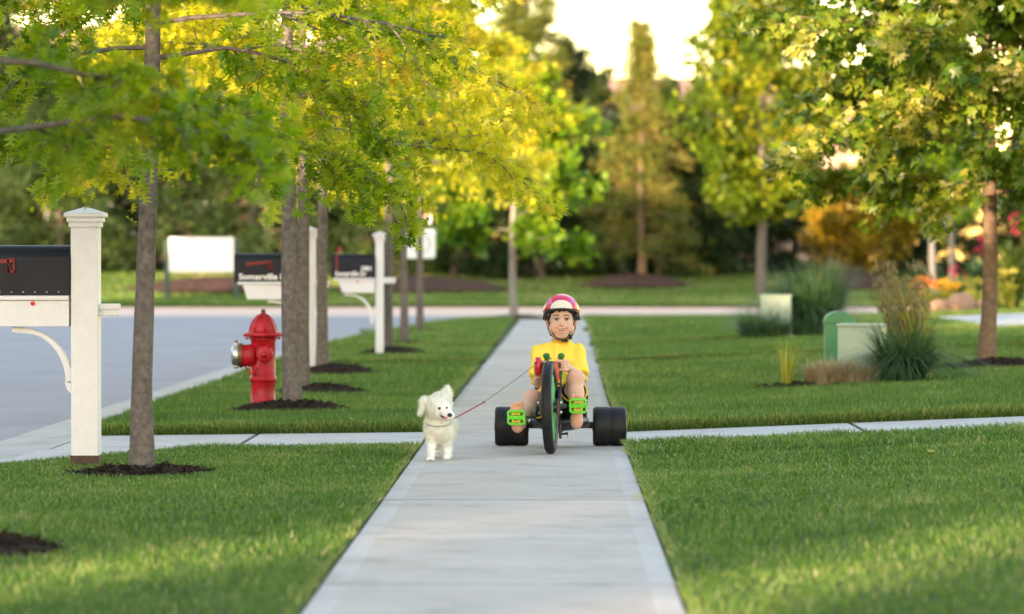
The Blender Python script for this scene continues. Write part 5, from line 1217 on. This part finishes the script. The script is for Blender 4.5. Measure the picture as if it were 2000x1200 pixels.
# ------------------------------------------------------------------ the dog
DX, DY = -.648, 20.36
dog = empty('dog', (DX, DY, 0), 'small fluffy white dog walking on a leash at the left of the sidewalk', 'dog')
d = Field((-.82, 20.15, -.01), (-.50, 20.78, .44), .0046)
hd = np.array((-.647, 20.335, .300))
d.ell(hd, (.066, .070, .064), 0); mz = np.array((-.585, 20.248, .260))          # muzzle points right-forward
d.cone(hd + np.array([.02, -.03, -.018]), mz, .046, .027, .025); d.ell(mz + np.array([-.006, .004, -.010]), (.026, .026, .022), .012)
d.cone((-.618, 20.285, .246), (-.596, 20.268, .236), .020, .013, .01)            # lower jaw
d.ell((-.614, 20.262, .248), (.030, .020, .0045), .004, 's', rot=(0, .35, -.6))
d.cone((-.652, 20.37, .27), (-.650, 20.41, .17), .060, .075, .03)
d.ell((-.650, 20.40, .180), (.068, .080, .074), .03); d.cone((-.648, 20.42, .185), (-.630, 20.66, .185), .066, .068, .03); d.ell((-.627, 20.67, .18), (.066, .070, .07), .03)
# floppy ear out to the left, raised ear on the right
d.cone((-.690, 20.345, .340), (-.724, 20.335, .328), .016, .024, .012); d.cone((-.724, 20.335, .326), (-.750, 20.325, .262), .024, .012, .015)
d.cone((-.614, 20.365, .345), (-.602, 20.365, .378), .032, .024, .016); d.cone((-.602, 20.365, .378), (-.597, 20.36, .412), .022, .008, .012)
d.ell((-.635, 20.36, .345), (.05, .05, .03), .02)
# legs: (hip, elbow, wrist, paw)
def leg(pts, rad): d.chain(pts, rad, .018)
leg([(-.686, 20.385, .16), (-.688, 20.365, .09), (-.690, 20.325, .045), (-.690, 20.315, .018)], [.032, .023, .018, .018]); d.ell((-.690, 20.300, .014), (.022, .032, .015), .008)
leg([(-.618, 20.395, .16), (-.612, 20.42, .10), (-.607, 20.445, .055), (-.605, 20.415, .030)], [.032, .024, .020, .019]); d.ell((-.604, 20.400, .022), (.024, .032, .016), .008, rot=(.25, 0, 0))
leg([(-.672, 20.67, .15), (-.674, 20.64, .095), (-.672, 20.695, .055), (-.670, 20.68, .018)], [.040, .026, .018, .018]); d.ell((-.670, 20.665, .015), (.024, .032, .015), .01)
leg([(-.605, 20.68, .15), (-.603, 20.61, .098), (-.603, 20.64, .05), (-.604, 20.60, .02)], [.040, .026, .018, .018]); d.ell((-.604, 20.585, .016), (.024, .032, .015), .01)
for px_, py_ in ((-.690, 20.274), (-.604, 20.374)):
    for t_ in (-.011, 0, .011): d.cone((px_ + t_, py_ + .014, .014), (px_ + t_ * 1.15, py_, .010), .0085, .007, .003)
d.cone((-.63, 20.73, .22), (-.615, 20.76, .30), .022, .03, .02)
d.ripple(lambda X, Y, Z: .0022 * np.sin(90 * X + 40 * Y) * np.sin(80 * Z + 50 * Y) + .0015 * np.sin(170 * X + 60 * Z))
P, F = d.mesh(); P = smooth_verts(P, F, 1)
def dog_col(P):
    c = np.tile(np.array([.80, .80, .81]), (len(P), 1))
    def bl(cen, rad, colr, amt):
        q = np.linalg.norm((P - np.array(cen)) / np.array(rad), axis=1); w = (np.clip(1.25 - q, 0, 1) * amt)[:, None]; c[:] = c * (1 - w) + np.array(colr) * w
    bl((-.65, 20.325, .135), (.06, .05, .05), (.60, .53, .45), .55)
    bl((-.705, 20.325, .322), (.02, .02, .02), (.45, .25, .18), .8); bl((-.614, 20.255, .246), (.03, .03, .008), (.12, .05, .05), .9); bl((-.600, 20.36, .375), (.014, .03, .02), (.75, .60, .55), .6)
    for px_, py_ in ((-.690, 20.270), (-.604, 20.368)): bl((px_, py_, .006), (.03, .012, .007), (.30, .17, .10), .8)
    return c
dc = dog_col(P); db = link('body', arr_mesh('body', P, None, F, {'col': dc}, smooth=True), attr_mat('dog_coat', .9, spec=.1, bump=.5, bscale=160), dog)
# fur strands over the coat
a_, b_, c_ = P[F[:, 0]], P[F[:, 1]], P[F[:, 3]]; cen = P[F].mean(1); nr = np.cross(b_ - a_, c_ - a_); nr /= np.linalg.norm(nr, axis=1)[:, None] + 1e-9
pick = rng.integers(0, len(cen), 34000); C_ = cen[pick] + rng.normal(0, .002, (34000, 3)); Nr = nr[pick]
keep = np.ones(len(C_), bool)
for cc, r_ in (((-.583, 20.245, .262), .020), ((-.640, 20.277, .293), .013), ((-.598, 20.293, .297), .011), ((-.606, 20.262, .245), .018)): keep &= np.linalg.norm(C_ - np.array(cc), axis=1) > r_ * 1.5
C_, Nr = C_[keep], Nr[keep]; n = len(C_)
ln = np.where(C_[:, 2] < .10, .006, np.where(C_[:, 2] > .33, .014, .016)) * rng.uniform(.5, 1.2, n)
face = np.linalg.norm(C_ - mz, axis=1) < .085; ln[face] *= .3
dr = Nr * .75 + np.array([0, .1, -.55]) + rng.normal(0, .25, (n, 3)); up_ = C_[:, 2] > .345; dr[up_] = Nr[up_] + rng.normal(0, .3, (up_.sum(), 3)); dr /= np.linalg.norm(dr, axis=1)[:, None]
sdv = np.cross(dr, rng.normal(0, 1, (n, 3))); sdv /= np.linalg.norm(sdv, axis=1)[:, None]
V = np.stack([C_ - sdv * .0008, C_ + sdv * .0008, C_ + dr * ln[:, None]], 1).reshape(-1, 3)
fo = link('fur', arr_mesh('fur', V, np.arange(3 * n).reshape(n, 3), None, {'tint': np.repeat(rng.uniform(0, 1, n), 3)}), leaf_mat('fur_white', [(0, (.72, .72, .72)), (1, (.82, .82, .83))], .3, 1.0, .7, .15), db); fo['kind'] = 'stuff'
def front(x, z): q = P[(np.abs(P[:, 0] - x) < .005) & (np.abs(P[:, 2] - z) < .005)]; return float(q[:, 1].min())
for n_, c, r_ in (('eye', (-.640, front(-.640, .2935) + .003, .2935), (.0105, .006, .008)), ('eye', (-.600, front(-.600, .297) + .002, .2965), (.0055, .005, .006))):
    e = MB(); e.ell(c, r_, 14, 8); e.build(n_, mat('dog_eye', (.012, .007, .005), .12), dog, smooth=True)
e = MB(); e.ell((-.583, front(-.583, .2585) - .002, .2585), (.0145, .012, .0115), 14, 8); e.build('nose', mat('dog_nose', (.010, .009, .010), .3), dog, smooth=True)
e = MB(); e.ell((-.6035, front(-.6035, .2425) - .002, .2425), (.009, .012, .006), 12, 8, Euler((.5, .2, -.5))); e.build('tongue', mat('tongue_pink', (.62, .20, .20), .4), dog, smooth=True)
e = MB(); e.tube([(x_, front(x_, z_) - .001, z_) for x_, z_ in ((-.640, .256), (-.628, .250), (-.615, .245), (-.600, .243))], [.002, .004, .0045, .003], 6); e.build('lips', mat('dog_lip', (.03, .015, .014), .5), dog, smooth=True)
cl = MB(); cl.tube([(-.650 + .072 * math.sin(a), 20.382 - .074 * math.cos(a), .212 - .020 * math.cos(a)) for a in [2 * math.pi * i / 30 for i in range(31)]], .0042, 8, cap=False); cl.build('collar', mat('collar_grey', (.30, .34, .33), .6), dog, smooth=True)

# ------------------------------------------------------------------ retractable leash
CS = np.array((-.106, 21.452, .490)); KN = np.array((-.409, 20.84, .305)); CO = np.array((-.587, 20.36, .222))
CS_ = CS + np.array([-.014, -.02, -.012])
le = empty('dog_leash', tuple(CS), 'red retractable leash with thin cord running down to the dog', 'leash')
c = MB(); M = Matrix.Translation(CS) @ Euler((0, R(90), R(8))).to_matrix().to_4x4(); c.lathe([(0, -.018), (.034, -.018), (.045, -.013), (.048, 0), (.045, .013), (.034, .018), (0, .018)], 28, M); co = c.build('case', M_REDC, le, smooth=True)
for v_ in co.data.vertices: v_.co.z *= 1.18
c = MB(); c.ell(CS + np.array([-.012, -.044, .022]), (.007, .007, .007), 10, 6); c.build('cord_outlet', M_BLACKP, le, smooth=True)
c = MB(); p0 = CS + np.array([-.012, -.044, .012]); c.tube([p0 * (1 - t) + KN * t - np.array([0, 0, .003 * math.sin(math.pi * t)]) for t in np.linspace(0, 1, 14)], .0017, 6); c.build('cord', mat('cord_grey', (.16, .14, .15), .7), le, smooth=True)
c = MB()
st_ = [KN * (1 - t) + CO * t - np.array([0, 0, .002 * math.sin(math.pi * t)]) for t in np.linspace(0, 1, 14)]
c.tube(st_, .0042, 8); c.build('strap', mat('strap_pink', (.36, .05, .10), .7), le, smooth=True)
c = MB(); c.ell(KN, (.009, .006, .006), 10, 6); c.build('swivel', M_BLACKP, le, smooth=True)
